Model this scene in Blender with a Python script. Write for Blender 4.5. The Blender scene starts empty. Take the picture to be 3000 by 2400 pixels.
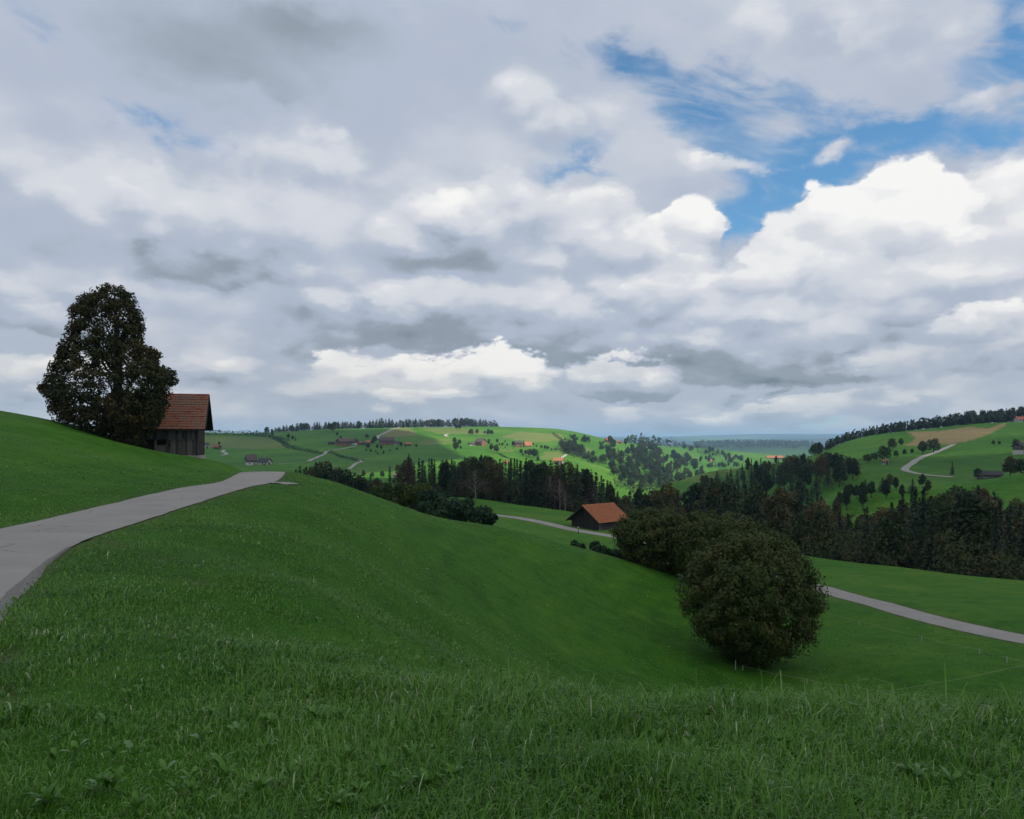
import bpy, math, random
import numpy as np
from mathutils import Vector, Matrix

# ---------------------------------------------------------------- camera, sky, sun, exposure
F, CX, HY = 2350.0, 1500.0, 1290.0           # focal length, centre column, horizon row (photo pixels)
scene = bpy.context.scene
COL = scene.collection
cam_data = bpy.data.cameras.new('camera')
cam_data.sensor_width = 36.0
cam_data.lens = F / 3000.0 * 36.0
cam_data.shift_y = (HY - 1200.0) / 3000.0
cam_data.clip_start = 0.05
cam_data.clip_end = 80000.0
cam = bpy.data.objects.new('camera', cam_data)
cam.location = (0, 0, 0)
cam.rotation_euler = (math.radians(90), 0, 0)
COL.objects.link(cam)
scene.camera = cam
scene.view_settings.view_transform = 'Standard'
scene.view_settings.look = 'None'
scene.view_settings.exposure = 0.0
scene.view_settings.gamma = 1.0
scene.view_settings.use_curve_mapping = False
cy = scene.cycles
cy.use_denoising = True
cy.max_bounces = 6
cy.diffuse_bounces = 2
cy.glossy_bounces = 2
cy.transmission_bounces = 3
cy.volume_bounces = 0
cy.transparent_max_bounces = 6
cy.caustics_reflective = False
cy.caustics_refractive = False

SUN = Vector((0.62, -0.30, 0.80)).normalized()      # towards the sun: high, from the right and a little behind
SUN_EL = math.asin(SUN.z)
SUN_ROT = math.atan2(SUN.x, SUN.y)
sd = bpy.data.lights.new('sun', 'SUN')
sd.energy = 5.0
sd.angle = math.radians(0.53)
sd.color = (1.0, 0.95, 0.87)
so = bpy.data.objects.new('sun', sd)
so.rotation_euler = (-SUN).to_track_quat('-Z', 'Y').to_euler()
so.location = (0, 0, 300)
COL.objects.link(so)


def build_world():
    w = bpy.data.worlds.new('World')
    scene.world = w
    w.use_nodes = True
    w.cycles.sampling_method = 'MANUAL'
    w.cycles.sample_map_resolution = 256
    nt = w.node_tree
    nt.nodes.clear()
    N = nt.nodes.new
    L = nt.links.new

    def setin(s, v):
        if hasattr(v, 'is_output'):
            L(v, s)
        else:
            s.default_value = v

    def math_(op, a, b=0.0, c=0.0, clamp=False):
        n = N('ShaderNodeMath'); n.operation = op; n.use_clamp = clamp
        setin(n.inputs[0], a); setin(n.inputs[1], b); setin(n.inputs[2], c)
        return n.outputs[0]

    def vmath(op, a, b=(0, 0, 0)):
        n = N('ShaderNodeVectorMath'); n.operation = op
        setin(n.inputs[0], a); setin(n.inputs[1], b)
        return n.outputs['Vector']

    def vscale(a, s):
        n = N('ShaderNodeVectorMath'); n.operation = 'SCALE'
        setin(n.inputs[0], a); n.inputs['Scale'].default_value = s
        return n.outputs['Vector']

    def noise(v, scale, detail, rough=0.5, dist=0.0, lac=2.0):
        n = N('ShaderNodeTexNoise')
        setin(n.inputs['Vector'], v)
        n.inputs['Scale'].default_value = scale; n.inputs['Detail'].default_value = detail
        n.inputs['Roughness'].default_value = rough; n.inputs['Distortion'].default_value = dist
        n.inputs['Lacunarity'].default_value = lac
        return n

    def smooth(v, lo, hi, a=0.0, b=1.0):
        n = N('ShaderNodeMapRange'); n.interpolation_type = 'SMOOTHSTEP'
        setin(n.inputs[0], v)
        for i, q in enumerate((lo, hi, a, b)):
            setin(n.inputs[i + 1], q)
        return n.outputs[0]

    def mixc(f, a, b):
        n = N('ShaderNodeMix'); n.data_type = 'RGBA'
        setin(n.inputs['Factor'], f); setin(n.inputs['A'], a); setin(n.inputs['B'], b)
        return n.outputs['Result']

    def ramp(v, stops):
        n = N('ShaderNodeValToRGB')
        cr = n.color_ramp
        cr.interpolation = 'EASE'
        while len(cr.elements) < len(stops):
            cr.elements.new(0.5)
        for e, (p, c) in zip(cr.elements, stops):
            e.position = p; e.color = (*c, 1)
        setin(n.inputs[0], v)
        return n.outputs[0]

    tc = N('ShaderNodeTexCoord')
    D = vmath('NORMALIZE', tc.outputs['Generated'])
    sx = N('ShaderNodeSeparateXYZ'); L(D, sx.inputs[0])
    x, y, z = sx.outputs
    az = math_('ARCTAN2', x, y)
    el = math_('ARCSINE', z)
    P0 = N('ShaderNodeCombineXYZ'); L(az, P0.inputs[0]); L(el, P0.inputs[1])
    # cloud coordinates: flattened towards the horizon as in a layer seen edge-on
    elp = math_('POWER', math_('MAXIMUM', el, 0.0), 0.72)
    q = N('ShaderNodeCombineXYZ'); L(x, q.inputs[0]); L(y, q.inputs[1])
    L(math_('MULTIPLY', elp, 1.55), q.inputs[2])
    Q = q.outputs[0]
    w1 = vmath('SUBTRACT', noise(Q, 4.5, 2.0).outputs['Color'], (0.5, 0.5, 0.5))
    w2 = vmath('SUBTRACT', noise(Q, 17.0, 4.0, 0.6).outputs['Color'], (0.5, 0.5, 0.5))
    P = vmath('ADD', vmath('ADD', P0.outputs[0], vscale(w1, 0.16)), vscale(w2, 0.07))
    Pf = vmath('ADD', vmath('ADD', P0.outputs[0], vscale(w1, 0.05)), vscale(w2, 0.05))      # little warped: for crisp heaps

    def blob_sum(specs, coord):
        acc = None
        for (px, py, rx, ry, rot, amp) in specs:
            a0 = math.atan((px - CX) / F)
            e0 = math.atan((HY - py) / F * math.cos(a0))
            m = N('ShaderNodeMapping'); m.vector_type = 'TEXTURE'
            L(coord, m.inputs['Vector'])
            m.inputs['Location'].default_value = (a0, e0, 0)
            m.inputs['Rotation'].default_value = (0, 0, math.radians(rot))
            m.inputs['Scale'].default_value = (rx / F, ry / F, 1)
            g = N('ShaderNodeTexGradient'); g.gradient_type = 'QUADRATIC_SPHERE'
            L(m.outputs[0], g.inputs[0])
            acc = math_('MULTIPLY_ADD', g.outputs['Fac'], amp, acc if acc is not None else 0.0)
        return acc

    # billows: cauliflower lumps, and relief from sampling them a little towards the sun
    def billow(v):
        n1 = noise(v, 3.7, 6.0, 0.50, 0.2).outputs['Fac']
        vo = N('ShaderNodeTexVoronoi'); vo.feature = 'F1'
        L(v, vo.inputs['Vector']); vo.inputs['Scale'].default_value = 12.0
        vo.inputs['Detail'].default_value = 1.0; vo.inputs['Roughness'].default_value = 0.5
        return math_('MULTIPLY_ADD', vo.outputs['Distance'], -0.30, math_('ADD', n1, 0.14))
    Qw = vmath('ADD', Q, vscale(w2, 0.05))
    na = billow(Qw)
    nb = billow(vmath('ADD', Qw, (0.014, 0.0, 0.040)))
    relief = math_('SUBTRACT', na, nb)
    nd = math_('SUBTRACT', na, 0.5)
    nbig = noise(Q, 2.4, 4.0, 0.48, 0.3).outputs['Fac']
    streak = N('ShaderNodeCombineXYZ'); L(math_('MULTIPLY', az, 3.0), streak.inputs[0]); L(math_('MULTIPLY_ADD', el, 9.0, math_('MULTIPLY', az, 2.2)), streak.inputs[1])
    nst = noise(streak.outputs[0], 2.4, 7.0, 0.60, 0.5).outputs['Fac']

    # the high sheet
    br = blob_sum(SKY_BRIGHT, P)
    br = math_('ADD', br, SKY_BASE)
    br = math_('MULTIPLY_ADD', relief, smooth(el, 0.14, 0.40, 0.45, 0.12), br)
    br = math_('MULTIPLY_ADD', math_('SUBTRACT', nbig, 0.5), 0.34, br)
    br = math_('MULTIPLY_ADD', math_('SUBTRACT', nst, 0.5), 0.10, br)

    # GAPS: where the blue shows through
    gap = blob_sum(SKY_GAPS, P)
    gap = math_('MULTIPLY_ADD', math_('SUBTRACT', nst, 0.5), 1.7, gap)
    gap = math_('MULTIPLY_ADD', nd, 0.5, gap)
    blue = math_('MULTIPLY', smooth(gap, 0.12, 0.80), smooth(nst, 0.50, 0.78, 1.0, 0.30))

    # cloud bodies, farthest first: lit from above, grey underneath
    for (px, py, rx, ry, rot, lo, hi, soft, k, tilt) in SKY_BODIES:
        a0 = math.atan((px - CX) / F)
        e0 = math.atan((HY - py) / F * math.cos(a0))
        m = N('ShaderNodeMapping'); m.vector_type = 'TEXTURE'
        L(Pf, m.inputs['Vector'])
        m.inputs['Location'].default_value = (a0, e0, 0); m.inputs['Rotation'].default_value = (0, 0, math.radians(rot)); m.inputs['Scale'].default_value = (rx / F, ry / F, 1)
        g = N('ShaderNodeTexGradient'); g.gradient_type = 'SPHERICAL'; L(m.outputs[0], g.inputs[0])
        f = math_('MULTIPLY_ADD', nd, k, g.outputs['Fac'])
        mask = smooth(f, 0.20, 0.20 + soft)
        mask = math_('MULTIPLY', mask, smooth(g.outputs['Fac'], 0.0, 0.12))
        dt = N('ShaderNodeVectorMath'); dt.operation = 'DOT_PRODUCT'; L(m.outputs[0], dt.inputs[0]); dt.inputs[1].default_value = (tilt, 1.0, 0)
        sh = math_('MULTIPLY_ADD', nd, 0.85, dt.outputs['Value'])
        bb = smooth(sh, -0.75, 0.6, lo, hi)
        bb = math_('MULTIPLY_ADD', relief, 0.80, bb)
        mm = N('ShaderNodeMix'); L(mask, mm.inputs[0]); L(br, mm.inputs[2]); L(bb, mm.inputs[3]); br = mm.outputs[0]
        blue = math_('MULTIPLY', blue, math_('SUBTRACT', 1.0, mask))
    ccol = ramp(br, SKY_RAMP)
    # low down the clouds turn creamy
    warm = smooth(el, 0.03, 0.16, 1.0, 0.0)
    wm = N('ShaderNodeMix'); wm.data_type = 'RGBA'; wm.blend_type = 'MULTIPLY'
    setin(wm.inputs['Factor'], math_('MULTIPLY', warm, 0.7)); setin(wm.inputs['A'], ccol)
    setin(wm.inputs['B'], (1.03, 0.985, 0.90, 1))
    ccol = wm.outputs['Result']

    sky = N('ShaderNodeTexSky'); sky.sky_type = 'NISHITA'
    sky.sun_disc = False
    sky.sun_elevation = SUN_EL
    sky.sun_rotation = SUN_ROT
    sky.altitude = 800; sky.air_density = 1.0; sky.dust_density = 0.4; sky.ozone_density = 2.2
    sm = N('ShaderNodeMix'); sm.data_type = 'RGBA'; sm.blend_type = 'MULTIPLY'
    sm.inputs['Factor'].default_value = 1.0
    L(sky.outputs[0], sm.inputs['A']); setin(sm.inputs['B'], SKY_TINT)
    # Background strength 0.1: cloud radiance is brought to the sky's scale
    cs = N('ShaderNodeVectorMath'); cs.operation = 'SCALE'
    L(ccol, cs.inputs[0]); cs.inputs['Scale'].default_value = 10.0
    out = mixc(blue, cs.outputs[0], sm.outputs['Result'])
    bg = N('ShaderNodeBackground'); L(out, bg.inputs['Color']); bg.inputs['Strength'].default_value = 0.1
    wo = N('ShaderNodeOutputWorld'); L(bg.outputs[0], wo.inputs['Surface'])


# px, py, rx, ry, rotation (deg), amount  -- in photo pixels, turned into sky directions
SKY_GAPS = [
    (2300, 560, 620, 260, 12, 1.3), (2060, 290, 620, 220, -12, 0.88), (2200, 210, 560, 160, -12, 0.42), (1750, 130, 300, 120, 0, 0.35), (2600, 340, 680, 190, 8, 0.95), (2900, 390, 330, 130, 0, 0.85), (2950, 70, 230, 190, -30, 0.95),
    (1830, 170, 260, 130, -20, 0.45), (1680, 500, 260, 110, 0, 0.75), (430, 400, 330, 110, 0, 0.60), (230, 380, 130, 60, 0, 0.3), (2740, 590, 110, 80, 0, 0.9),
    (1320, 890, 230, 60, 0, 0.30), (20, 130, 160, 260, 0, 0.35), (2150, 1262, 900, 55, 0, 0.42), (1750, 1250, 300, 60, 0, 0.3), (1500, 90, 200, 100, 0, 0.3),
]
# px, py, rx, ry, rotation, shade below, shade above, edge softness, raggedness, sideways tilt of the light
SKY_BODIES = [
    (2480, 90, 560, 150, -10, 0.54, 0.62, 0.60, 1.2, 0.0), (2950, 240, 260, 70, 12, 0.55, 0.62, 0.40, 1.0, 0.0), (1640, 350, 380, 150, -14, 0.52, 0.68, 0.40, 0.9, 0.0),
    (2130, 450, 230, 75, -4, 0.58, 0.76, 0.35, 1.3, 0.0), (2430, 420, 110, 60, 15, 0.58, 0.70, 0.45, 1.4, 0.0),
    (2990, 680, 400, 300, 14, 0.66, 0.84, 0.25, 0.8, 0.0), (2650, 680, 250, 260, 0, 0.80, 1.04, 0.10, 0.8, 0.0),
    (2480, 800, 360, 290, -8, 0.44, 0.94, 0.08, 0.8, -0.25), (2030, 740, 210, 270, 0, 0.44, 0.97, 0.09, 0.8, -0.2), (1760, 700, 290, 220, 0, 0.58, 0.86, 0.18, 0.8, 0.0),
    (1390, 680, 500, 220, 14, 0.34, 0.84, 0.28, 0.6, 0.35), (2920, 850, 360, 170, 0, 0.48, 0.72, 0.2, 0.8, 0.0), (2150, 890, 900, 190, 0, 0.50, 0.76, 0.35, 0.9, 0.0),
    (330, 560, 480, 140, 0, 0.56, 0.76, 0.45, 0.9, 0.0), (900, 480, 420, 120, 5, 0.54, 0.66, 0.5, 0.9, 0.0), (620, 760, 480, 150, 0, 0.36, 0.62, 0.3, 0.8, 0.0), (160, 900, 380, 150, 0, 0.38, 0.74, 0.2, 0.9, 0.0), (1000, 940, 460, 160, 8, 0.33, 0.60, 0.4, 0.7, 0.2),
    (1500, 960, 950, 170, -3, 0.17, 0.68, 0.30, 0.6, 0.0), (2250, 1030, 800, 130, -3, 0.19, 0.66, 0.3, 0.7, 0.0), (2930, 960, 300, 90, 0, 0.54, 0.92, 0.2, 0.9, 0.0), (2850, 1050, 420, 80, 0, 0.40, 0.66, 0.25, 0.9, 0.0),
    (850, 1130, 260, 90, 0, 0.50, 0.84, 0.25, 1.1, 0.0), (1080, 1110, 330, 110, 0, 0.48, 0.94, 0.2, 1.1, 0.0), (1430, 1120, 320, 120, 0, 0.50, 1.0, 0.16, 1.1, 0.0), (1250, 1170, 300, 60, 0, 0.55, 0.86, 0.3, 1.1, 0.0), (1830, 1110, 260, 110, 0, 0.28, 0.80, 0.15, 0.9, -0.2), (200, 930, 170, 110, 25, 0.34, 0.50, 0.2, 0.8, 0.0), (620, 1090, 420, 90, 0, 0.46, 0.68, 0.35, 0.9, 0.0), (90, 1110, 360, 120, 0, 0.42, 0.82, 0.2, 0.9, 0.0),
    (1800, 1212, 150, 44, 0, 0.58, 0.76, 0.5, 1.1, 0.0), (2200, 1205, 280, 42, 4, 0.52, 0.76, 0.35, 0.8, 0.0), (2500, 1180, 280, 46, 4, 0.52, 0.74, 0.4, 0.8, 0.0), (2160, 1158, 80, 34, 10, 0.34, 0.42, 0.6, 1.1, 0.0), (2280, 1145, 95, 38, 20, 0.34, 0.42, 0.6, 1.1, 0.0),
]
SKY_BRIGHT = [
    (350, 540, 900, 150, 0, 0.16), (900, 640, 700, 130, 8, 0.10), (700, 280, 800, 170, 0, -0.15), (1400, 200, 500, 200, 0, -0.06), (850, 130, 900, 240, 0, -0.26), (350, 120, 500, 200, 0, -0.10), (840, 350, 130, 70, 0, -0.10),
    (2400, 1235, 1500, 60, 0, -0.14), (1000, 1220, 900, 60, 0, -0.05), (300, 820, 300, 80, 0, 0.10),
]
SKY_BASE = 0.56
SKY_RAMP = [(0.0, (0.15, 0.19, 0.235)), (0.28, (0.30, 0.35, 0.415)), (0.50, (0.46, 0.52, 0.635)), (0.72, (0.69, 0.715, 0.77)), (0.90, (0.88, 0.885, 0.89)), (1.0, (0.97, 0.965, 0.95))]
SKY_TINT = (0.90, 1.36, 1.46, 1)
build_world()

# ---------------------------------------------------------------- helpers
rng = np.random.default_rng(7)
random.seed(7)


def tag(o, label=None, cat=None, group=None, kind=None):
    if label: o['label'] = label
    if cat: o['category'] = cat
    if group: o['group'] = group
    if kind: o['kind'] = kind
    return o


def link(o, parent=None):
    COL.objects.link(o)
    if parent is not None:
        o.parent = parent
    return o


def empty(name, loc, rz=0.0):
    o = bpy.data.objects.new(name, None)
    o.location = loc
    o.rotation_euler = (0, 0, rz)
    o.empty_display_size = 0.3
    return link(o)


def np_mesh(name, verts, faces, nper, mat=None, smooth=False):
    """verts (n,3); faces (m,nper) of equal size"""
    me = bpy.data.meshes.new(name)
    v = np.asarray(verts, np.float32)
    f = np.asarray(faces, np.int32)
    me.vertices.add(len(v)); me.vertices.foreach_set('co', v.ravel())
    me.loops.add(f.size); me.loops.foreach_set('vertex_index', f.ravel())
    me.polygons.add(len(f))
    me.polygons.foreach_set('loop_start', np.arange(0, f.size, nper, dtype=np.int32))
    try:
        me.polygons.foreach_set('loop_total', np.full(len(f), nper, np.int32))
    except Exception:
        pass
    if smooth:
        me.polygons.foreach_set('use_smooth', np.ones(len(f), bool))
    me.update(calc_edges=True)
    me.validate()
    if mat: me.materials.append(mat)
    return me


def attr(me, name, vals, domain='POINT'):
    a = me.attributes.new(name, 'FLOAT', domain)
    a.data.foreach_set('value', np.asarray(vals, np.float32))


class MB:
    """collects boxes, prisms and tubes in one mesh"""
    def __init__(self):
        self.v, self.f = [], []

    def poly(self, pts, faces):
        o = len(self.v)
        self.v += [tuple(p) for p in pts]
        self.f += [tuple(i + o for i in fc) for fc in faces]
        return self

    def box(self, x0, x1, y0, y1, z0, z1, M=None):
        p = [(x0, y0, z0), (x1, y0, z0), (x1, y1, z0), (x0, y1, z0), (x0, y0, z1), (x1, y0, z1), (x1, y1, z1), (x0, y1, z1)]
        if M is not None: p = [tuple(M @ Vector(a)) for a in p]
        return self.poly(p, [(0, 3, 2, 1), (4, 5, 6, 7), (0, 1, 5, 4), (1, 2, 6, 5), (2, 3, 7, 6), (3, 0, 4, 7)])

    def slab(self, a, b, c, d, t):
        """four corners (counter-clockwise from above) and a thickness downwards along the normal"""
        a, b, c, d = map(Vector, (a, b, c, d))
        n = (b - a).cross(d - a).normalized() * t
        return self.poly([a, b, c, d, a - n, b - n, c - n, d - n],
                         [(0, 1, 2, 3), (7, 6, 5, 4), (0, 4, 5, 1), (1, 5, 6, 2), (2, 6, 7, 3), (3, 7, 4, 0)])

    def tube(self, pts, rad, n=6):
        pts = [Vector(p) for p in pts]
        rad = rad if hasattr(rad, '__len__') else [rad] * len(pts)
        rings = []
        for i, p in enumerate(pts):
            t = (pts[min(i + 1, len(pts) - 1)] - pts[max(i - 1, 0)]).normalized()
            u = t.cross(Vector((0.31, 0.95, 0.1))).normalized(); w = t.cross(u)
            o = len(self.v)
            for k in range(n):
                a = 2 * math.pi * k / n
                self.v.append(tuple(p + (u * math.cos(a) + w * math.sin(a)) * rad[i]))
            rings.append(o)
        for a, b in zip(rings[:-1], rings[1:]):
            for k in range(n):
                self.f.append((a + k, a + (k + 1) % n, b + (k + 1) % n, b + k))
        self.f.append(tuple(rings[0] + k for k in reversed(range(n))))
        self.f.append(tuple(rings[-1] + k for k in range(n)))
        return self

    def mesh(self, name, mat=None, smooth=False):
        me = bpy.data.meshes.new(name)
        me.from_pydata(self.v, [], self.f)
        if smooth:
            me.polygons.foreach_set('use_smooth', np.ones(len(me.polygons), bool))
        me.update()
        if mat: me.materials.append(mat)
        return me

    def build(self, name, mat, parent=None, smooth=False):
        return link(bpy.data.objects.new(name, self.mesh(name, mat, smooth)), parent)


# ---------------------------------------------------------------- materials
def new_mat(name):
    m = bpy.data.materials.new(name)
    m.use_nodes = True
    nt = m.node_tree
    b = nt.nodes['Principled BSDF']
    return m, nt, b


def mat_var(name, cols, scale=3.0, rough=0.85, detail=5.0, coord='Object', stretch=(1, 1, 1), bump=0.0, bscale=None, spec=0.3, rnd=0.0):
    """colour ramp over noise, plus an optional per-object shift"""
    m, nt, b = new_mat(name)
    N, L = nt.nodes.new, nt.links.new
    tc = N('ShaderNodeTexCoord'); mp = N('ShaderNodeMapping'); L(tc.outputs[coord], mp.inputs[0]); mp.inputs['Scale'].default_value = stretch
    no = N('ShaderNodeTexNoise'); L(mp.outputs[0], no.inputs['Vector'])
    no.inputs['Scale'].default_value = scale; no.inputs['Detail'].default_value = detail; no.inputs['Roughness'].default_value = 0.6
    fac = no.outputs['Fac']
    if rnd:
        oi = N('ShaderNodeObjectInfo')
        ma = N('ShaderNodeMath'); ma.operation = 'MULTIPLY_ADD'; L(oi.outputs['Random'], ma.inputs[0]); ma.inputs[1].default_value = rnd; ma.inputs[2].default_value = -rnd / 2
        ad = N('ShaderNodeMath'); ad.operation = 'ADD'; L(fac, ad.inputs[0]); L(ma.outputs[0], ad.inputs[1]); fac = ad.outputs[0]
    r = N('ShaderNodeValToRGB'); L(fac, r.inputs[0])
    cr = r.color_ramp
    while len(cr.elements) < len(cols): cr.elements.new(0.5)
    for i, c in enumerate(cols):
        cr.elements[i].position = 0.28 + 0.44 * i / max(1, len(cols) - 1); cr.elements[i].color = (*c, 1)
    L(r.outputs[0], b.inputs['Base Color'])
    b.inputs['Roughness'].default_value = rough
    b.inputs['Specular IOR Level'].default_value = spec
    if bump:
        n2 = N('ShaderNodeTexNoise'); L(mp.outputs[0], n2.inputs['Vector']); n2.inputs['Scale'].default_value = bscale or scale * 4; n2.inputs['Detail'].default_value = 6
        bp = N('ShaderNodeBump'); bp.inputs['Strength'].default_value = 1.0; bp.inputs['Distance'].default_value = bump
        L(n2.outputs['Fac'], bp.inputs['Height']); L(bp.outputs[0], b.inputs['Normal'])
    return m


def mat_leaf(name, cols, scale=0.35, transl=0.35, rnd=0.5, rough=0.6):
    m, nt, b = new_mat(name)
    N, L = nt.nodes.new, nt.links.new
    tc = N('ShaderNodeTexCoord')
    no = N('ShaderNodeTexNoise'); L(tc.outputs['Object'], no.inputs['Vector'])
    no.inputs['Scale'].default_value = scale; no.inputs['Detail'].default_value = 3
    at = N('ShaderNodeAttribute'); at.attribute_name = 'rnd'
    oi = N('ShaderNodeObjectInfo')

    def mth(op, a, bb, c=0.0):
        n = N('ShaderNodeMath'); n.operation = op
        for i, v in enumerate((a, bb, c)):
            if hasattr(v, 'is_output'): L(v, n.inputs[i])
            else: n.inputs[i].default_value = v
        return n.outputs[0]
    f = mth('MULTIPLY_ADD', oi.outputs['Random'], rnd, -rnd / 2)
    f = mth('ADD', f, no.outputs['Fac'])
    f = mth('MULTIPLY_ADD', at.outputs['Fac'], 0.34, mth('SUBTRACT', f, 0.17))
    r = N('ShaderNodeValToRGB'); L(f, r.inputs[0])
    cr = r.color_ramp
    while len(cr.elements) < len(cols): cr.elements.new(0.5)
    for i, c in enumerate(cols):
        cr.elements[i].position = 0.15 + 0.7 * i / max(1, len(cols) - 1); cr.elements[i].color = (*c, 1)
    L(r.outputs[0], b.inputs['Base Color'])
    b.inputs['Roughness'].default_value = rough
    b.inputs['Specular IOR Level'].default_value = 0.25
    tr = N('ShaderNodeBsdfTranslucent'); L(r.outputs[0], tr.inputs['Color'])
    mx = N('ShaderNodeMixShader'); mx.inputs[0].default_value = transl
    L(b.outputs[0], mx.inputs[1]); L(tr.outputs[0], mx.inputs[2])
    L(mx.outputs[0], nt.nodes['Material Output'].inputs['Surface'])
    return m


def mat_plain(name, col, rough=0.7, spec=0.3):
    return mat_var(name, [tuple(c * 0.82 for c in col), tuple(min(1, c * 1.15) for c in col)], scale=2.0, rough=rough, spec=spec)


# ---------------------------------------------------------------- terrain
def col_pts(px, pairs):
    th = math.atan((px - CX) / F)
    return [(th, Y / math.cos(th), z) for Y, z in pairs]


CTRL = []
FAR = [(3500, -85), (7000, -60), (15000, 70), (20000, 40), (32000, -500)]
T = {}
T[-900] = [(3, -1.5), (7, -1.6), (14, -1.6), (22, -0.9), (35, 1.2), (55, 4.2), (80, 7), (105, 8), (150, 4), (260, -10), (700, -20), (1200, 22), (1600, 25)]
T[-400] = [(3.4, -1.5), (5, -1.6), (9, -1.8), (16, -2.0), (22, -1.6), (35, 0.6), (55, 3.2), (78, 4.8), (98, 5.4), (140, 2), (250, -12), (700, -35), (1200, 24), (1600, 28)]
T[0] = [(3.4, -1.55), (5, -1.62), (7.4, -1.8), (12, -1.98), (20, -2.17), (26, -1.65), (40, 0.05), (58, 1.75), (76, 2.65), (92, 3.25), (108, 3.3), (135, 1.6), (200, -8), (350, -25), (700, -40), (1200, 24), (1600, 28)]
T[300] = [(3.4, -1.6), (7, -1.82), (12, -1.95), (16.5, -2.0), (25, -2.1), (32, -1.95), (45, -1.0), (60, 0.0), (75, 0.6), (84, 0.7), (110, -1.6), (200, -14), (350, -30), (700, -38), (1200, 18), (1500, 24), (1800, 15)]
T[430] = [(60, -1.25), (75, -1.08), (84, -0.95)]
T[370] = [(60, -0.75), (75, -0.30), (84, -0.1)]
T[500] = [(3.4, -1.6), (7, -1.8), (15, -2.0), (28, -2.1), (31, -2.12), (40, -2.1), (55, -1.8), (72, -1.35), (82, -1.4), (100, -3.2), (150, -12), (250, -30), (500, -45), (700, -36), (950, -14), (1200, 5), (1450, 16), (1700, 12)]
T[577] = [(66, -1.9), (76, -1.80), (84, -2.3)]
T[640] = [(20, -2.1), (33, -2.1), (40, -2.13), (50, -2.25), (60, -2.2), (71, -1.95), (85, -3.0), (150, -14), (300, -34)]
T[700] = [(400, -40), (600, -32), (750, -25), (900, -18), (1100, -6), (1300, 8), (1450, 13), (1700, 2), (2500, -40)]
T[800] = [(3.4, -1.6), (7, -1.85), (12, -2.1), (20, -2.35), (30, -2.35), (40, -2.15), (50, -2.05), (56, -2.1), (65, -2.9), (80, -5), (120, -13), (200, -22)]
T[1000] = [(3.4, -1.6), (7, -1.95), (12, -2.5), (20, -3.2), (30, -3.3), (40, -2.95), (50, -2.78), (57, -3.3), (80, -7), (120, -13), (200, -20), (300, -30), (420, -36), (550, -30), (700, -26), (850, -19), (1000, -8), (1200, 6), (1400, 18), (1500, 21), (1800, 6), (2500, -40)]
T[1250] = [(3.4, -1.62), (5, -1.80), (7, -2.22), (10, -2.85), (15, -3.8), (22, -4.6), (32, -5.2), (42, -5.05), (52, -4.95), (60, -5.8), (80, -9), (120, -13.6), (165, -14.5), (200, -15), (225, -16), (260, -20), (330, -30), (450, -35), (600, -30), (750, -22), (900, -12), (1050, -2), (1200, 9), (1400, 20.5), (1500, 23.5), (1750, 9), (2500, -40)]
T[1500] = [(3.4, -1.62), (5, -1.78), (6, -1.96), (7, -2.26), (10, -3.2), (15, -4.7), (20, -5.9), (25, -6.7), (35, -7.6), (45, -7.3), (55, -6.45), (62, -7), (80, -9.6), (110, -13), (150, -14.5), (180, -15.5), (215, -17), (250, -22), (350, -35), (500, -43), (700, -34), (850, -24.5), (1000, -13), (1100, -4), (1250, 9), (1400, 21.5), (1480, 24.5), (1700, 12), (2500, -30)]
T[1750] = [(3.4, -1.62), (5, -1.80), (6, -2.02), (7, -2.36), (10, -3.35), (20, -6.6), (28, -8.75), (36, -9.75), (45, -9.6), (53, -9.1), (60, -8.75), (68, -9.6), (90, -12.9), (110, -14.5), (131, -15.4), (140, -15.7), (165, -16.5), (190, -18), (230, -24)]
T[1700] = [(350, -38), (550, -50), (750, -40), (900, -28), (1050, -17), (1200, -6), (1350, 6), (1450, 13), (1600, 5), (2500, -40)]
T[1850] = [(250, -35), (400, -55), (600, -60), (750, -58), (900, -48), (1050, -40), (1250, -26), (1450, -14), (1600, -7), (1800, -15), (2600, -60)]
T[2000] = [(3.4, -1.62), (5, -1.80), (6, -2.05), (7, -2.4), (10, -3.45), (20, -6.9), (30, -9.95), (36, -11.1), (45, -11.4), (53, -11.1), (60, -10.5), (70, -11.5), (85, -13.0), (105, -14.7), (145, -16.5), (170, -21), (220, -32), (300, -50), (450, -48), (560, -34), (620, -31), (700, -40), (850, -66), (1000, -62), (1300, -49), (1700, -32), (2100, -20), (2400, -30)]
T[2250] = [(3.4, -1.63), (5, -1.81), (6, -2.06), (7, -2.42), (10, -3.45), (20, -6.95), (30, -10.15), (37, -11.85), (45, -12.2), (55, -12.4), (68, -12.7), (80, -13.6), (95, -14.6), (115, -15.9), (140, -20), (170, -26), (250, -44), (350, -40), (450, -30), (540, -22), (610, -18.5), (700, -30), (1000, -62), (1500, -80), (2500, -75)]
T[2500] = [(3.4, -1.63), (5, -1.82), (6, -2.07), (7, -2.43), (10, -3.45), (20, -6.95), (30, -10.2), (36, -11.6), (45, -12.0), (55, -12.5), (64, -12.7), (80, -13.9), (98, -15.0), (125, -20), (160, -27), (210, -33), (255, -24), (290, -21.8), (340, -20.5), (420, -18), (500, -13), (600, -6.5), (690, -1), (760, 0), (860, -8), (1200, -40), (2500, -75)]
T[2400] = [(280, -35), (330, -25)]
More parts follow.
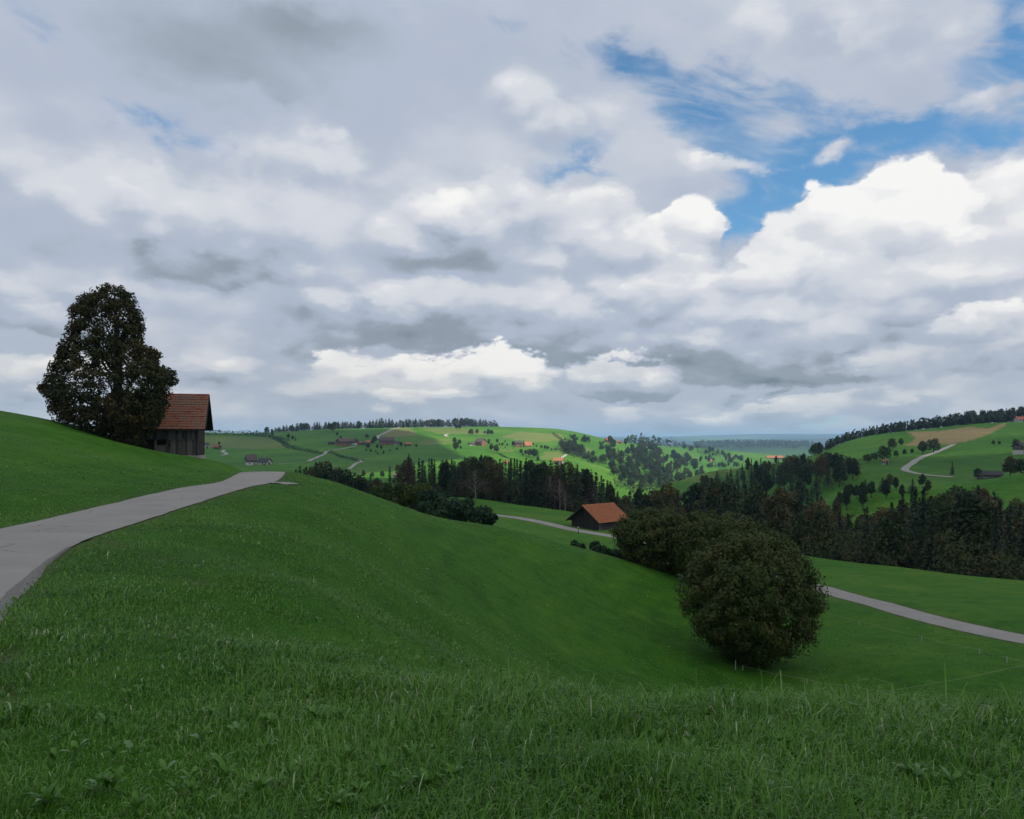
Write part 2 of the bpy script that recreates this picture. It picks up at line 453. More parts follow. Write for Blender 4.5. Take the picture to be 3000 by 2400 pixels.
T[2750] = [(3.4, -1.64), (5, -1.83), (6, -2.08), (7, -2.44), (10, -3.45), (20, -7.0), (32, -10.6), (40, -11.4), (48, -12.0), (55, -12.2), (70, -13.4), (90, -14.9), (115, -20), (150, -26.5), (205, -28.5), (260, -24), (320, -19.5), (400, -17.5), (460, -13.5), (540, -8), (620, -3), (700, 6), (780, 12), (860, 11), (1200, -12), (2500, -70)]
T[3000] = [(3.4, -1.65), (5, -1.84), (6, -2.09), (7, -2.45), (10, -3.45), (20, -7.0), (30, -10.2), (36, -11.1), (47, -11.7), (60, -12.6), (82, -14.6), (105, -20), (140, -26), (180, -26), (220, -20), (280, -12.2), (310, -14), (360, -17), (420, -14), (520, -5), (620, 4), (720, 13), (800, 19.4), (900, 18), (1200, 0), (2500, -60)]
T[3400] = [(3, -1.65), (6, -2.0), (15, -5), (30, -9.8), (45, -11.5), (80, -14.6), (110, -20), (150, -24), (250, -10), (330, -12), (450, -5), (700, 20), (850, 28), (1200, 15), (2500, -40)]
T[4300] = [(3, -1.65), (6, -2.0), (15, -5), (30, -9.5), (60, -13), (100, -18), (150, -20), (300, -5), (600, 18), (850, 32), (1500, 20)]
for px, pr in T.items():
    CTRL += col_pts(px, pr)
for px in (-900, 0, 500, 1000, 1500):
    CTRL += col_pts(px, FAR)
CTRL += col_pts(1850, [(3500, -80), (7000, -20), (15000, 62), (20000, 40), (32000, -500)])
CTRL += col_pts(2100, [(3200, -70), (4000, -28), (4500, -40), (7000, -40), (15000, 85), (20000, 50), (32000, -500)])
CTRL += col_pts(2350, [(3000, -75), (4000, -30), (4600, -60), (7000, -40), (15000, 125), (20000, 60), (32000, -500)])
CTRL += col_pts(2600, [(3000, -75), (4000, -45), (7000, -40), (15000, 105), (20000, 60), (32000, -500)])
CTRL += col_pts(3200, FAR)
for th, pr in ((-90, [(4, -1.45), (15, -1.2), (40, 2.5), (90, 7), (300, 0), (1500, 20), (6000, -50), (15000, 0), (32000, -500)]),
               (90, [(4, -1.8), (20, -6), (60, -13), (150, -20), (400, 0), (1000, 25), (6000, -50), (15000, 0), (32000, -500)]),
               (180, [(4, -1.5), (20, -0.8), (60, 2), (300, 6), (1500, 20), (6000, -50), (15000, 0), (32000, -500)])):
    for r, z in pr:
        CTRL.append((math.radians(th), r, z))
        if th == 180: CTRL.append((-math.pi, r, z))
        if th == 90: CTRL.append((math.radians(-270), r, z))
        if th == -90: CTRL.append((math.radians(270), r, z))
for th in np.linspace(-math.pi, math.pi, 9):
    CTRL.append((th, 1.0, -1.6))
CTRL = np.array(CTRL)
R0 = 6.0


def tps_fit(P, v, lam=3e-5):
    n = len(P)
    d2 = ((P[:, None, :] - P[None, :, :]) ** 2).sum(-1)
    K = np.where(d2 > 0, 0.5 * d2 * np.log(np.maximum(d2, 1e-12)), 0.0)
    A = np.zeros((n + 3, n + 3))
    A[:n, :n] = K + lam * np.eye(n)
    A[:n, n] = 1; A[:n, n + 1:] = P
    A[n, :n] = 1; A[n + 1:, :n] = P.T
    return np.linalg.solve(A, np.concatenate([v, np.zeros(3)]))


CP = np.stack([CTRL[:, 0], np.log(CTRL[:, 1])], 1)
CW = tps_fit(CP, (CTRL[:, 2] + 1.6) / (CTRL[:, 1] + R0))


def tps_eval(th, lr):
    out = np.empty(len(th))
    for s in range(0, len(th), 20000):
        a = np.stack([th[s:s + 20000], lr[s:s + 20000]], 1).astype(np.float32)
        d2 = ((a[:, None, :] - CP[None].astype(np.float32)) ** 2).sum(-1)
        K = 0.5 * d2 * np.log(np.maximum(d2, 1e-10))
        out[s:s + 20000] = K @ CW[:-3].astype(np.float32) + CW[-3] + a @ CW[-2:].astype(np.float32)
    return out


def vnoise(x, y, seed=0):
    xi, yi = np.floor(x).astype(np.int64), np.floor(y).astype(np.int64)
    fx, fy = x - xi, y - yi
    fx = fx * fx * (3 - 2 * fx); fy = fy * fy * (3 - 2 * fy)

    def h(a, b):
        n = (a * 374761393 + b * 668265263 + seed * 974711) & 0x7fffffff
        n = ((n ^ (n >> 13)) * 1274126177) & 0x7fffffff
        return ((n ^ (n >> 16)) & 0xffff) / 65535.0
    return (h(xi, yi) * (1 - fx) + h(xi + 1, yi) * fx) * (1 - fy) + (h(xi, yi + 1) * (1 - fx) + h(xi + 1, yi + 1) * fx) * fy


def sstep(v, a, b):
    t = np.clip((v - a) / (b - a), 0, 1)
    return t * t * (3 - 2 * t)


GPX = np.concatenate([np.arange(-360, 3361, 11.0)])
GT = np.arctan((GPX - CX) / F)
left = np.linspace(-math.pi, GT[0], 44)[:-1]
right = np.linspace(GT[-1], math.pi, 44)[1:]
GT = np.concatenate([left, GT, right])
GR = np.exp(np.arange(math.log(0.7), math.log(31000), 0.0185))
TT, RR = np.meshgrid(GT, GR, indexing='ij')
GX, GY = np.sin(TT) * RR, np.cos(TT) * RR
GZ = (tps_eval(TT.ravel(), np.log(RR.ravel())).reshape(TT.shape)) * (RR + R0) - 1.6
GZ += (vnoise(GX / 2.3, GY / 2.3, 1) - 0.5) * 0.10 * sstep(RR, 3, 8)
GZ += (vnoise(GX / 7, GY / 7, 2) - 0.5) * 0.28 * sstep(RR, 9, 30)
GZ += (vnoise(GX / 26, GY / 26, 3) - 0.5) * 0.8 * sstep(RR, 60, 180)
GZ += (vnoise(GX / 90, GY / 90, 4) - 0.5) * 2.4 * sstep(RR, 350, 800)
GZ += (vnoise(GX / 260, GY / 260, 5) - 0.5) * 3.5 * sstep(RR, 700, 1400)
GZ += (vnoise(GX / 900, GY / 900, 6) - 0.5) * 26 * sstep(RR, 2500, 5000)


def H(x, y):
    """height of the finished ground sheet (bilinear in the polar grid)"""
    sc = np.isscalar(x)
    x = np.atleast_1d(np.asarray(x, float)); y = np.atleast_1d(np.asarray(y, float))
    th = np.arctan2(x, y); r = np.hypot(x, y)
    i = np.clip(np.searchsorted(GT, th) - 1, 0, len(GT) - 2)
    u = np.clip((th - GT[i]) / (GT[i + 1] - GT[i]), 0, 1)
    j = np.clip(np.searchsorted(GR, r) - 1, 0, len(GR) - 2)
    v = np.clip((r - GR[j]) / (GR[j + 1] - GR[j]), 0, 1)
    z = (GZ[i, j] * (1 - u) + GZ[i + 1, j] * u) * (1 - v) + (GZ[i, j + 1] * (1 - u) + GZ[i + 1, j + 1] * u) * v
    return float(z[0]) if sc else z


def smooth_line(pts, step):
    """Catmull-Rom through the points, resampled at about `step` metres"""
    p = np.array(pts, float)
    p = np.vstack([2 * p[0] - p[1], p, 2 * p[-1] - p[-2]])
    out = []
    for i in range(1, len(p) - 2):
        n = max(2, int(np.linalg.norm(p[i + 1] - p[i]) / step))
        for t in np.linspace(0, 1, n, endpoint=False):
            a, b, c, d = p[i - 1], p[i], p[i + 1], p[i + 2]
            out.append(0.5 * ((2 * b) + (-a + c) * t + (2 * a - 5 * b + 4 * c - d) * t * t + (-a + 3 * b - 3 * c + d) * t ** 3))
    out.append(p[-2])
    return np.array(out)


def boxsm(a, k):
    k = min(k, len(a) // 2 * 2 - 1)
    pad = np.pad(a, (k // 2, k // 2), 'edge')
    return np.convolve(pad, np.ones(k) / k, 'valid')


ROADS = {}
DIRT = np.zeros_like(GZ)


def carve(name, pts, width, step, soft, sm=15):
    """lay the ground level across a road and remember the road's line"""
    global GZ
    c = smooth_line(pts, step)
    z = boxsm(H(c[:, 0], c[:, 1]), sm)
    m = (GX > c[:, 0].min() - 8) & (GX < c[:, 0].max() + 8) & (GY > c[:, 1].min() - 8) & (GY < c[:, 1].max() + 8)
    ids = np.argwhere(m)
    gx, gy = GX[m], GY[m]
    best = np.full(len(gx), 1e9); bz = np.zeros(len(gx))
    for s in range(0, len(gx), 8000):
        d = np.hypot(gx[s:s + 8000, None] - c[None, :, 0], gy[s:s + 8000, None] - c[None, :, 1])
        k = d.argmin(1)
        best[s:s + 8000] = d[np.arange(len(k)), k]; bz[s:s + 8000] = z[k]
    w = 1 - sstep(best, width / 2 + 0.25, width / 2 + soft)
    GZ[m] = GZ[m] * (1 - w) + (bz - 0.03) * w
    DIRT[m] = np.maximum(DIRT[m], np.exp(-np.maximum(best - width / 2, 0) / 0.35))
    ROADS[name] = (c, z, width)


ROAD_NEAR = [(-3.0, -8), (-3.1, -3), (-4.0, 1.5), (-5.4, 5.2), (-7.15, 8.8), (-8.95, 12.8), (-10.5, 17.2), (-11.7, 23), (-12.5, 29), (-13.2, 36), (-14.3, 44), (-16.2, 52), (-18.6, 59.5), (-21, 66), (-22, 78)]
ROAD_LOW = [(34, 38), (30.2, 47.5), (28.6, 55), (28.2, 62), (27.6, 72), (25.6, 90), (21.5, 110), (16.2, 128), (6.5, 144), (-4, 154), (-18, 162), (-34, 168)]
carve('near', ROAD_NEAR, 2.85, 0.4, 2.2, 21)
carve('low', ROAD_LOW, 2.5, 0.8, 2.5, 15)

# pixel rows and columns of every ground point seen from the camera, for laying out fields
with np.errstate(divide='ignore', invalid='ignore'):
    GPXM = np.where(GY > 0.5, CX + F * GX / GY, -9999)
    GPYM = np.where(GY > 0.5, HY - F * GZ / GY, 9999)


def hit(px, py, y0=2.0, y1=25000.0):
    """first ground point along the ray through a photo pixel, starting at depth y0"""
    Y = np.exp(np.arange(math.log(y0), math.log(y1), 0.002))
    X = (px - CX) / F * Y
    zr = (HY - py) / F * Y
    d = H(X, Y) - zr
    k = np.argmax(d >= 0)
    if d[k] < 0:                       # never reached: the closest miss
        k = int(np.argmax(d / Y))
        return Vector((X[k], Y[k], H(X[k], Y[k])))
    if k == 0: return Vector((X[0], Y[0], H(X[0], Y[0])))
    t = d[k - 1] / (d[k - 1] - d[k])
    yy = Y[k - 1] + t * (Y[k] - Y[k - 1])
    xx = (px - CX) / F * yy
    return Vector((xx, yy, H(xx, yy)))


def at(px, Y):
    x = (px - CX) / F * Y
    return Vector((x, Y, H(x, Y)))


def inpoly(px, py, poly):
    ins = np.zeros(px.shape, bool)
    n = len(poly)
    for i in range(n):
        x0, y0 = poly[i]; x1, y1 = poly[(i + 1) % n]
        c = ((y0 > py) != (y1 > py))
        with np.errstate(divide='ignore', invalid='ignore'):
            xi = (x1 - x0) * (py - y0) / (y1 - y0 + 1e-12) + x0
        ins ^= c & (px < xi)
    return ins


TAN = np.zeros_like(GZ)
for poly, ya, yb, amt in [
    ([(2655, 1266), (2760, 1262), (2840, 1250), (2890, 1256), (2945, 1238), (2950, 1246), (2880, 1280), (2795, 1302), (2720, 1304), (2650, 1306), (2690, 1282)], 450, 1000, 1.0),
    ([(1130, 1260), (1150, 1255), (1205, 1254), (1222, 1276), (1180, 1280), (1112, 1280)], 900, 1700, 0.55),
    ([(1230, 1255), (1330, 1252), (1400, 1262), (1440, 1275), (1380, 1272), (1280, 1270)], 900, 1700, 0.34),
    ([(1520, 1265), (1640, 1272), (1660, 1290), (1560, 1296), (1460, 1280)], 900, 1700, 0.40), ([(1225, 1290), (1320, 1286), (1330, 1300), (1240, 1304)], 800, 1500, 0.28), ([(1660, 1300), (1740, 1318), (1730, 1328), (1665, 1312)], 800, 1600, 0.25), ([(1440, 1316), (1500, 1318), (1500, 1324), (1440, 1322)], 700, 1400, 0.35),
    ([(590, 1278), (800, 1284), (860, 1310), (760, 1316), (590, 1310)], 700, 1700, 0.30),
    ([(1590, 1320), (1650, 1325), (1640, 1345), (1585, 1345)], 700, 1500, 0.35),
    ([(1980, 1406), (2160, 1366), (2170, 1376), (2060, 1412)], 400, 900, 0.25)]:
    m = inpoly(GPXM, GPYM, poly) & (GY > ya) & (GY < yb)
    TAN[m] = np.maximum(TAN[m], amt)


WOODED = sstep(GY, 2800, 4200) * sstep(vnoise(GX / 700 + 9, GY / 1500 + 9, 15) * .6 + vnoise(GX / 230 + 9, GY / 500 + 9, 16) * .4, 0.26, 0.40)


def scrape(pxs, width, amt, y0=2.2):
    pts = [hit(a, b, y0, 80) for a, b in pxs]
    c = smooth_line([(p.x, p.y) for p in pts], 0.15)
    m = (GX > c[:, 0].min() - 1) & (GX < c[:, 0].max() + 1) & (GY > c[:, 1].min() - 1) & (GY < c[:, 1].max() + 1)
    if not m.any(): return
    d = np.hypot(GX[m][:, None] - c[None, :, 0], GY[m][:, None] - c[None, :, 1]).min(1)
    DIRT[m] = np.maximum(DIRT[m], amt * np.exp(-(d / width) ** 2))
    GZ[m] -= 0.05 * np.exp(-(d / width) ** 2)


scrape([(285, 1582), (310, 1586), (345, 1594), (385, 1606)], 0.22, 1.0)
scrape([(440, 1620), (500, 1640)], 0.25, 0.5)
scrape([(545, 1690), (590, 1700)], 0.3, 0.6)
scrape([(640, 1415), (660, 1408)], 0.3, 1.0)
scrape([(5, 1900), (20, 1960), (10, 2040)], 0.18, 1.0)


def mat_ground():
    m, nt, b = new_mat('meadow grass')
    N, L = nt.nodes.new, nt.links.new

    def noise(scale, detail, v=None, rough=0.6):
        n = N('ShaderNodeTexNoise'); L(v or tc.outputs['Object'], n.inputs['Vector'])
        n.inputs['Scale'].default_value = scale; n.inputs['Detail'].default_value = detail; n.inputs['Roughness'].default_value = rough
        return n.outputs['Fac']

    def mth(op, a, bb, c=0.0, clamp=False):
        n = N('ShaderNodeMath'); n.operation = op; n.use_clamp = clamp
        for i, v in enumerate((a, bb, c)):
            if hasattr(v, 'is_output'): L(v, n.inputs[i])
            else: n.inputs[i].default_value = v
        return n.outputs[0]

    def mix(f, a, bb, mode='MIX'):
        n = N('ShaderNodeMix'); n.data_type = 'RGBA'; n.blend_type = mode
        for s, v in (('Factor', f), ('A', a), ('B', bb)):
            if hasattr(v, 'is_output'): L(v, n.inputs[s])
            else: n.inputs[s].default_value = v
        return n.outputs['Result']

    def ramp(f, stops):
        r = N('ShaderNodeValToRGB'); L(f, r.inputs[0]); cr = r.color_ramp
        while len(cr.elements) < len(stops): cr.elements.new(0.5)
        for e, (p, c) in zip(cr.elements, stops): e.position = p; e.color = (*c, 1)
        return r.outputs[0]
    tc = N('ShaderNodeTexCoord')
    big = noise(0.012, 4); mid = noise(0.16, 5); fine = noise(3.2, 6, rough=0.7); vf = noise(16, 4, rough=0.7)
    f = mth('MULTIPLY_ADD', big, 0.5, mth('MULTIPLY', mid, 0.28))
    mp = N('ShaderNodeMapping'); L(tc.outputs['Object'], mp.inputs[0]); mp.inputs['Scale'].default_value = (0.10, 0.10, 1.6)
    band = noise(1.0, 5, mp.outputs[0]); m2 = noise(0.75, 6, rough=0.68)
    f = mth('MULTIPLY_ADD', fine, 0.22, f)
    f = mth('MULTIPLY_ADD', mth('SUBTRACT', m2, 0.5), 0.46, f)
    f = mth('MULTIPLY_ADD', mth('SUBTRACT', band, 0.5), 0.30, f)
    c = ramp(f, [(0.34, (0.030, 0.106, 0.008)), (0.46, (0.048, 0.156, 0.012)), (0.57, (0.078, 0.192, 0.018)), (0.68, (0.138, 0.215, 0.034))])
    c = mix(mth('MULTIPLY_ADD', vf, 0.9, 0.05, True), mix(1.0, c, (0.62, 0.66, 0.6, 1), 'MULTIPLY'), mix(1.0, c, (1.25, 1.18, 1.2, 1), 'MULTIPLY'))
    ta = N('ShaderNodeAttribute'); ta.attribute_name = 'stubble'
    c = mix(ta.outputs['Fac'], c, ramp(mth('MULTIPLY_ADD', mid, 0.6, mth('MULTIPLY', fine, 0.4)), [(0.35, (0.20, 0.155, 0.065)), (0.65, (0.31, 0.235, 0.11))]))
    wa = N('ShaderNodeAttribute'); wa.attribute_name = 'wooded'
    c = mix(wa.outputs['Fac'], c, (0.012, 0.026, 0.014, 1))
    da = N('ShaderNodeAttribute'); da.attribute_name = 'verge'
    df = mth('MULTIPLY', da.outputs['Fac'], mth('MULTIPLY_ADD', fine, 1.9, -0.45, True), 0, True)
    c = mix(df, c, (0.105, 0.082, 0.052, 1))
    L(c, b.inputs['Base Color'])
    b.inputs['Roughness'].default_value = 0.8
    b.inputs['Specular IOR Level'].default_value = 0.06
    bp = N('ShaderNodeBump'); bp.inputs['Distance'].default_value = 0.09; bp.inputs['Strength'].default_value = 0.9
    L(mth('MULTIPLY_ADD', vf, 0.5, fine), bp.inputs['Height']); L(bp.outputs[0], b.inputs['Normal'])
    return m


M_GROUND = mat_ground()
nt_, nr_ = GZ.shape
idx = np.arange(nt_ * nr_).reshape(nt_, nr_)
q = np.stack([idx[:-1, :-1], idx[:-1, 1:], idx[1:, 1:], idx[1:, :-1]], -1).reshape(-1, 4)
gm = np_mesh('ground', np.stack([GX, GY, GZ], -1).reshape(-1, 3), q, 4, M_GROUND, smooth=True)
attr(gm, 'stubble', TAN.ravel()); attr(gm, 'verge', DIRT.ravel()); attr(gm, 'wooded', WOODED.ravel())
ground = tag(link(bpy.data.objects.new('ground', gm)), 'rolling green meadow ground', kind='structure')
# plug under the viewer
nb = nt_
gv = np.vstack([np.stack([GX[:, 0], GY[:, 0], GZ[:, 0]], -1), [[0, 0, -1.6]]])
fan = np.stack([np.arange(nb - 1), np.arange(1, nb), np.full(nb - 1, nb)], -1)
tag(link(bpy.data.objects.new('ground_underfoot', np_mesh('ground_underfoot', gv, fan, 3, M_GROUND, True))), 'patch of meadow ground under the viewer', kind='structure')

# ---------------------------------------------------------------- roads
def mat_asphalt():
    m, nt, b = new_mat('asphalt')
    N, L = nt.nodes.new, nt.links.new
    tc = N('ShaderNodeTexCoord')

    def noise(sc, d, rough=0.6):
        n = N('ShaderNodeTexNoise'); L(tc.outputs['Object'], n.inputs['Vector']); n.inputs['Scale'].default_value = sc; n.inputs['Detail'].default_value = d; n.inputs['Roughness'].default_value = rough
        return n.outputs['Fac']

    def mth(op, a, bb, c=0.0):
        n = N('ShaderNodeMath'); n.operation = op
        for i, v in enumerate((a, bb, c)):
            if hasattr(v, 'is_output'): L(v, n.inputs[i])
            else: n.inputs[i].default_value = v
        return n.outputs[0]
    f = mth('MULTIPLY_ADD', noise(0.5, 5), 0.45, mth('MULTIPLY', noise(45, 3, .7), 0.55))
    r = N('ShaderNodeValToRGB'); L(f, r.inputs[0]); cr = r.color_ramp
    cr.elements[0].position = .3; cr.elements[0].color = (0.245, 0.226, 0.210, 1); cr.elements[1].position = .7; cr.elements[1].color = (0.39, 0.358, 0.332, 1)
    # repaired patches and hairline cracks
    vo = N('ShaderNodeTexVoronoi'); vo.feature = 'DISTANCE_TO_EDGE'; L(tc.outputs['Object'], vo.inputs['Vector']); vo.inputs['Scale'].default_value = 0.42
    ck = mth('LESS_THAN', mth('MULTIPLY_ADD', noise(7, 4), 0.05, vo.outputs['Distance']), 0.030)
    ck = mth('MULTIPLY', ck, mth('GREATER_THAN', noise(0.35, 2), 0.52))
    mx = N('ShaderNodeMix'); mx.data_type = 'RGBA'; L(mth('MULTIPLY', ck, .6), mx.inputs['Factor']); L(r.outputs[0], mx.inputs['A']); mx.inputs['B'].default_value = (0.06, 0.056, 0.052, 1)
    L(mx.outputs['Result'], b.inputs['Base Color'])
    b.inputs['Roughness'].default_value = .9; b.inputs['Specular IOR Level'].default_value = .2
    return m


M_ASPHALT = mat_asphalt()
M_TRACK = mat_var('pale gravel', [(0.30, 0.28, 0.25), (0.42, 0.40, 0.36)], scale=0.6, rough=0.95)
M_VERGE = mat_var('gravel verge', [(0.13, 0.12, 0.10), (0.21, 0.20, 0.18), (0.29, 0.28, 0.26)], scale=14.0, rough=0.95, detail=8, bump=0.02, bscale=60)


def ribbon(c, z, width, nx, lift, camber=0.0, jag=0.0, off=0.0):
    t = np.gradient(c, axis=0); t /= np.linalg.norm(t, axis=1)[:, None]
    n = np.stack([t[:, 1], -t[:, 0]], 1)
    s = np.linspace(-0.5, 0.5, nx)
    V = []
    arc = np.concatenate([[0], np.cumsum(np.linalg.norm(np.diff(c, axis=0), axis=1))])
    for k, u in enumerate(s):
        w = np.full(len(c), u * width + off)
        if jag and k in (0, nx - 1):
            w = w + np.sign(u) * (vnoise(arc * 1.7 + 50 * k, arc * 0 + k, 9) - 0.6) * jag + np.sign(u) * (vnoise(arc * 6 + 50 * k, arc * 0 + k, 12) - 0.5) * jag * 0.5
        p = c + n * w[:, None]
        V.append(np.column_stack([p, z + lift + camber * (1 - (2 * u) ** 2) - (0.02 if camber and k in (0, nx - 1) else 0)]))
    V = np.stack(V, 1)
    ii = np.arange(V.shape[0] * nx).reshape(-1, nx)
    f = np.stack([ii[:-1, :-1], ii[:-1, 1:], ii[1:, 1:], ii[1:, :-1]], -1).reshape(-1, 4)
    return V.reshape(-1, 3), f


for nm, lab, key in (('road', 'grey asphalt lane curving up past the left barn', 'near'), ('road', 'grey asphalt lane running below the small red-roofed barn', 'low')):
    c, z, w = ROADS[key]
    v, f = ribbon(c, z, w, 7, 0.014, 0.035, 0.05)
    tag(link(bpy.data.objects.new(nm, np_mesh(nm, v, f, 4, M_ASPHALT, True))), lab, kind='structure')
c, z, w = ROADS['near']
k = (c[:, 1] < 15) & (c[:, 1] > -6)
cc, zz = c[k], z[k]
t = np.gradient(cc, axis=0); t /= np.linalg.norm(t, axis=1)[:, None]
nv = np.stack([t[:, 1], -t[:, 0]], 1)
arc = np.arange(len(cc)) * 0.4
wid = (0.07 + 0.12 * vnoise(arc * .5, arc * 0, 41)) * (1 - sstep(cc[:, 1], 8, 15))
V = np.stack([np.column_stack([cc + nv * (w / 2 - .08), zz - .003]), np.column_stack([cc + nv * (w / 2 + wid * .5)[:, None], zz + .0]), np.column_stack([cc + nv * (w / 2 + wid)[:, None], zz - .03])], 1)
ii = np.arange(len(cc) * 3).reshape(-1, 3)
f = np.stack([ii[:-1, :-1], ii[:-1, 1:], ii[1:, 1:], ii[1:, :-1]], -1).reshape(-1, 4)
tag(link(bpy.data.objects.new('gravel_verge', np_mesh('gravel_verge', V.reshape(-1, 3), f, 4, M_VERGE, True))), 'crumbling gravel edge of the near lane', kind='structure')


def track(pxs, width, y0, label, lift=0.3, mat=None):
    pts = [hit(a, b, y0) for a, b in pxs]
    c = smooth_line([(p.x, p.y) for p in pts], 3.0)
    z = boxsm(H(c[:, 0], c[:, 1]), 3)
    t = np.gradient(c, axis=0); t /= np.linalg.norm(t, axis=1)[:, None] + 1e-9
    n = np.stack([t[:, 1], -t[:, 0]], 1)
    V = []
    for u in (-0.5, 0, 0.5):
        p = c + n * u * width
        V.append(np.column_stack([p, H(p[:, 0], p[:, 1]) + lift]))
    V = np.stack(V, 1)
    ii = np.arange(V.shape[0] * 3).reshape(-1, 3)
    f = np.stack([ii[:-1, :-1], ii[:-1, 1:], ii[1:, 1:], ii[1:, :-1]], -1).reshape(-1, 4)
    return tag(link(bpy.data.objects.new('farm_track', np_mesh('farm_track', V.reshape(-1, 3), f, 4, mat or M_TRACK, True))), label, kind='structure')


track([(2795, 1303), (2760, 1318), (2715, 1335), (2680, 1352), (2655, 1370), (2652, 1378), (2668, 1384), (2700, 1390), (2745, 1395), (2790, 1399)], 4.0, 330, 'pale lane bending across the right-hand hillside', 0.2)
track([(905, 1352), (925, 1343), (945, 1334), (960, 1323), (1000, 1316), (1040, 1308)], 4.5, 500, 'farm lane climbing to the left-hand big barn')
track([(1022, 1375), (1040, 1361), (1063, 1352), (1048, 1350)], 3.5, 500, 'farm lane forking below the dark hedge')
track([(1112, 1286), (1108, 1278), (1125, 1270), (1150, 1258), (1170, 1254)], 5.0, 700, 'pale track rising to the ridge behind the big farmhouse')
track([(1312, 1280), (1305, 1277), (1309, 1273), (1318, 1272)], 5.0, 700, 'short curl of pale track on the central hill')
track([(1630, 1348), (1660, 1332)], 3.0, 500, 'thin track above the orange roofed house')
track([(648, 1335), (664, 1330), (652, 1324), (657, 1319)], 4.0, 500, 'white track zigzagging below the left-hand farm')
track([(815, 1361), (860, 1357)], 2.0, 500, 'thin path across the left-hand valley meadow')
# short spur of tarmac leaving the near lane at its brow
sp = smooth_line([(-13.0, 42.0), (-12.3, 41.6), (-11.6, 41.0), (-11.0, 40.2)], 0.3)
v, f = ribbon(sp, H(sp[:, 0], sp[:, 1]) + 0.03, 0.8, 5, 0.015, 0.0, 0.2)
tag(link(bpy.data.objects.new('road_spur', np_mesh('road_spur', v, f, 4, M_ASPHALT, True))), 'short spur of tarmac leaving the lane at its brow', kind='structure')

# ---------------------------------------------------------------- unseen clouds added above the view to shade the slopes and valley
def mat_cloud(name, opaque):
    m, nt, b = new_mat(name)
    N, L = nt.nodes.new, nt.links.new
    df = N('ShaderNodeBsdfDiffuse'); df.inputs['Color'].default_value = (0.86, 0.87, 0.88, 1)
    tl = N('ShaderNodeBsdfTranslucent'); tl.inputs['Color'].default_value = (0.74, 0.72, 0.68, 1)
    mx = N('ShaderNodeMixShader'); mx.inputs[0].default_value = 0.45; L(df.outputs[0], mx.inputs[1]); L(tl.outputs[0], mx.inputs[2])
    tr = N('ShaderNodeBsdfTransparent')
    tc = N('ShaderNodeTexCoord'); no = N('ShaderNodeTexNoise'); L(tc.outputs['Object'], no.inputs['Vector']); no.inputs['Scale'].default_value = 0.009; no.inputs['Detail'].default_value = 4
    mr = N('ShaderNodeMapRange'); L(no.outputs['Fac'], mr.inputs[0])
    mr.inputs[1].default_value = 0.3; mr.inputs[2].default_value = 0.7; mr.inputs[3].default_value = opaque - 0.22; mr.inputs[4].default_value = min(1.0, opaque + 0.2)
    m2 = N('ShaderNodeMixShader'); L(mr.outputs[0], m2.inputs[0]); L(tr.outputs[0], m2.inputs[1]); L(mx.outputs[0], m2.inputs[2])
    L(m2.outputs[0], nt.nodes['Material Output'].inputs['Surface'])
    return m


def shade_cloud(fx, fy, rx, ry, h, opaque, seed, label):
    """a flat-based heap whose shadow falls around (fx, fy)"""
    k = h / SUN.z
    cx, cy_ = fx + SUN.x * k, fy + SUN.y * k
    na, nr = 72, 18
    a = np.linspace(0, 2 * np.pi, na, endpoint=False)
    r = np.linspace(0, 1, nr) ** 0.7
    A, Rr = np.meshgrid(a, r, indexing='ij')
    out = 0.82 + 0.36 * vnoise(np.cos(A) * 2.2 + 10 * seed, np.sin(A) * 2.2 + 7, seed) + 0.14 * (vnoise(np.cos(A) * 7 + 30, np.sin(A) * 7, seed + 3) - 0.5)
    X = np.cos(A) * Rr * rx * out; Y = np.sin(A) * Rr * ry * out
    top = np.sqrt(np.maximum(1 - Rr ** 2, 0)) * 130 * (0.5 + vnoise(X / 80 + 40, Y / 80 + 40, seed + 1))
    bot = -np.sqrt(np.maximum(1 - Rr ** 2, 0)) * 14 * vnoise(X / 60 + 40, Y / 60 + 40, seed + 2)
    V = np.vstack([np.stack([X, Y, top], -1).reshape(-1, 3), np.stack([X, Y, bot - 0.5], -1).reshape(-1, 3)])
    i = np.arange(na * nr).reshape(na, nr); j = np.roll(i, -1, 0); o = na * nr
    f1 = np.stack([i[:, :-1], i[:, 1:], j[:, 1:], j[:, :-1]], -1).reshape(-1, 4)
    f2 = np.stack([i[:, :-1], j[:, :-1], j[:, 1:], i[:, 1:]], -1).reshape(-1, 4) + o
    f3 = np.stack([i[:, -1], i[:, -1] + o, j[:, -1] + o, j[:, -1]], -1)
    me = np_mesh('shade_cloud', V, np.vstack([f1, f2, f3]), 4, mat_cloud('shade_cloud', opaque), True)
    ob = link(bpy.data.objects.new('shade_cloud', me)); ob.location = (cx, cy_, h)
    return tag(ob, label, kind='structure')


shade_cloud(60, 130, 520, 430, 700, 0.74, 1, 'unseen grey cumulus added overhead to shade the near slope')
shade_cloud(430, 560, 260, 330, 720, 0.50, 2, 'unseen grey cumulus added overhead to shade the right-hand hill')
shade_cloud(-370, 830, 300, 580, 900, 0.74, 3, 'unseen grey cumulus added overhead to shade the left-hand valley')

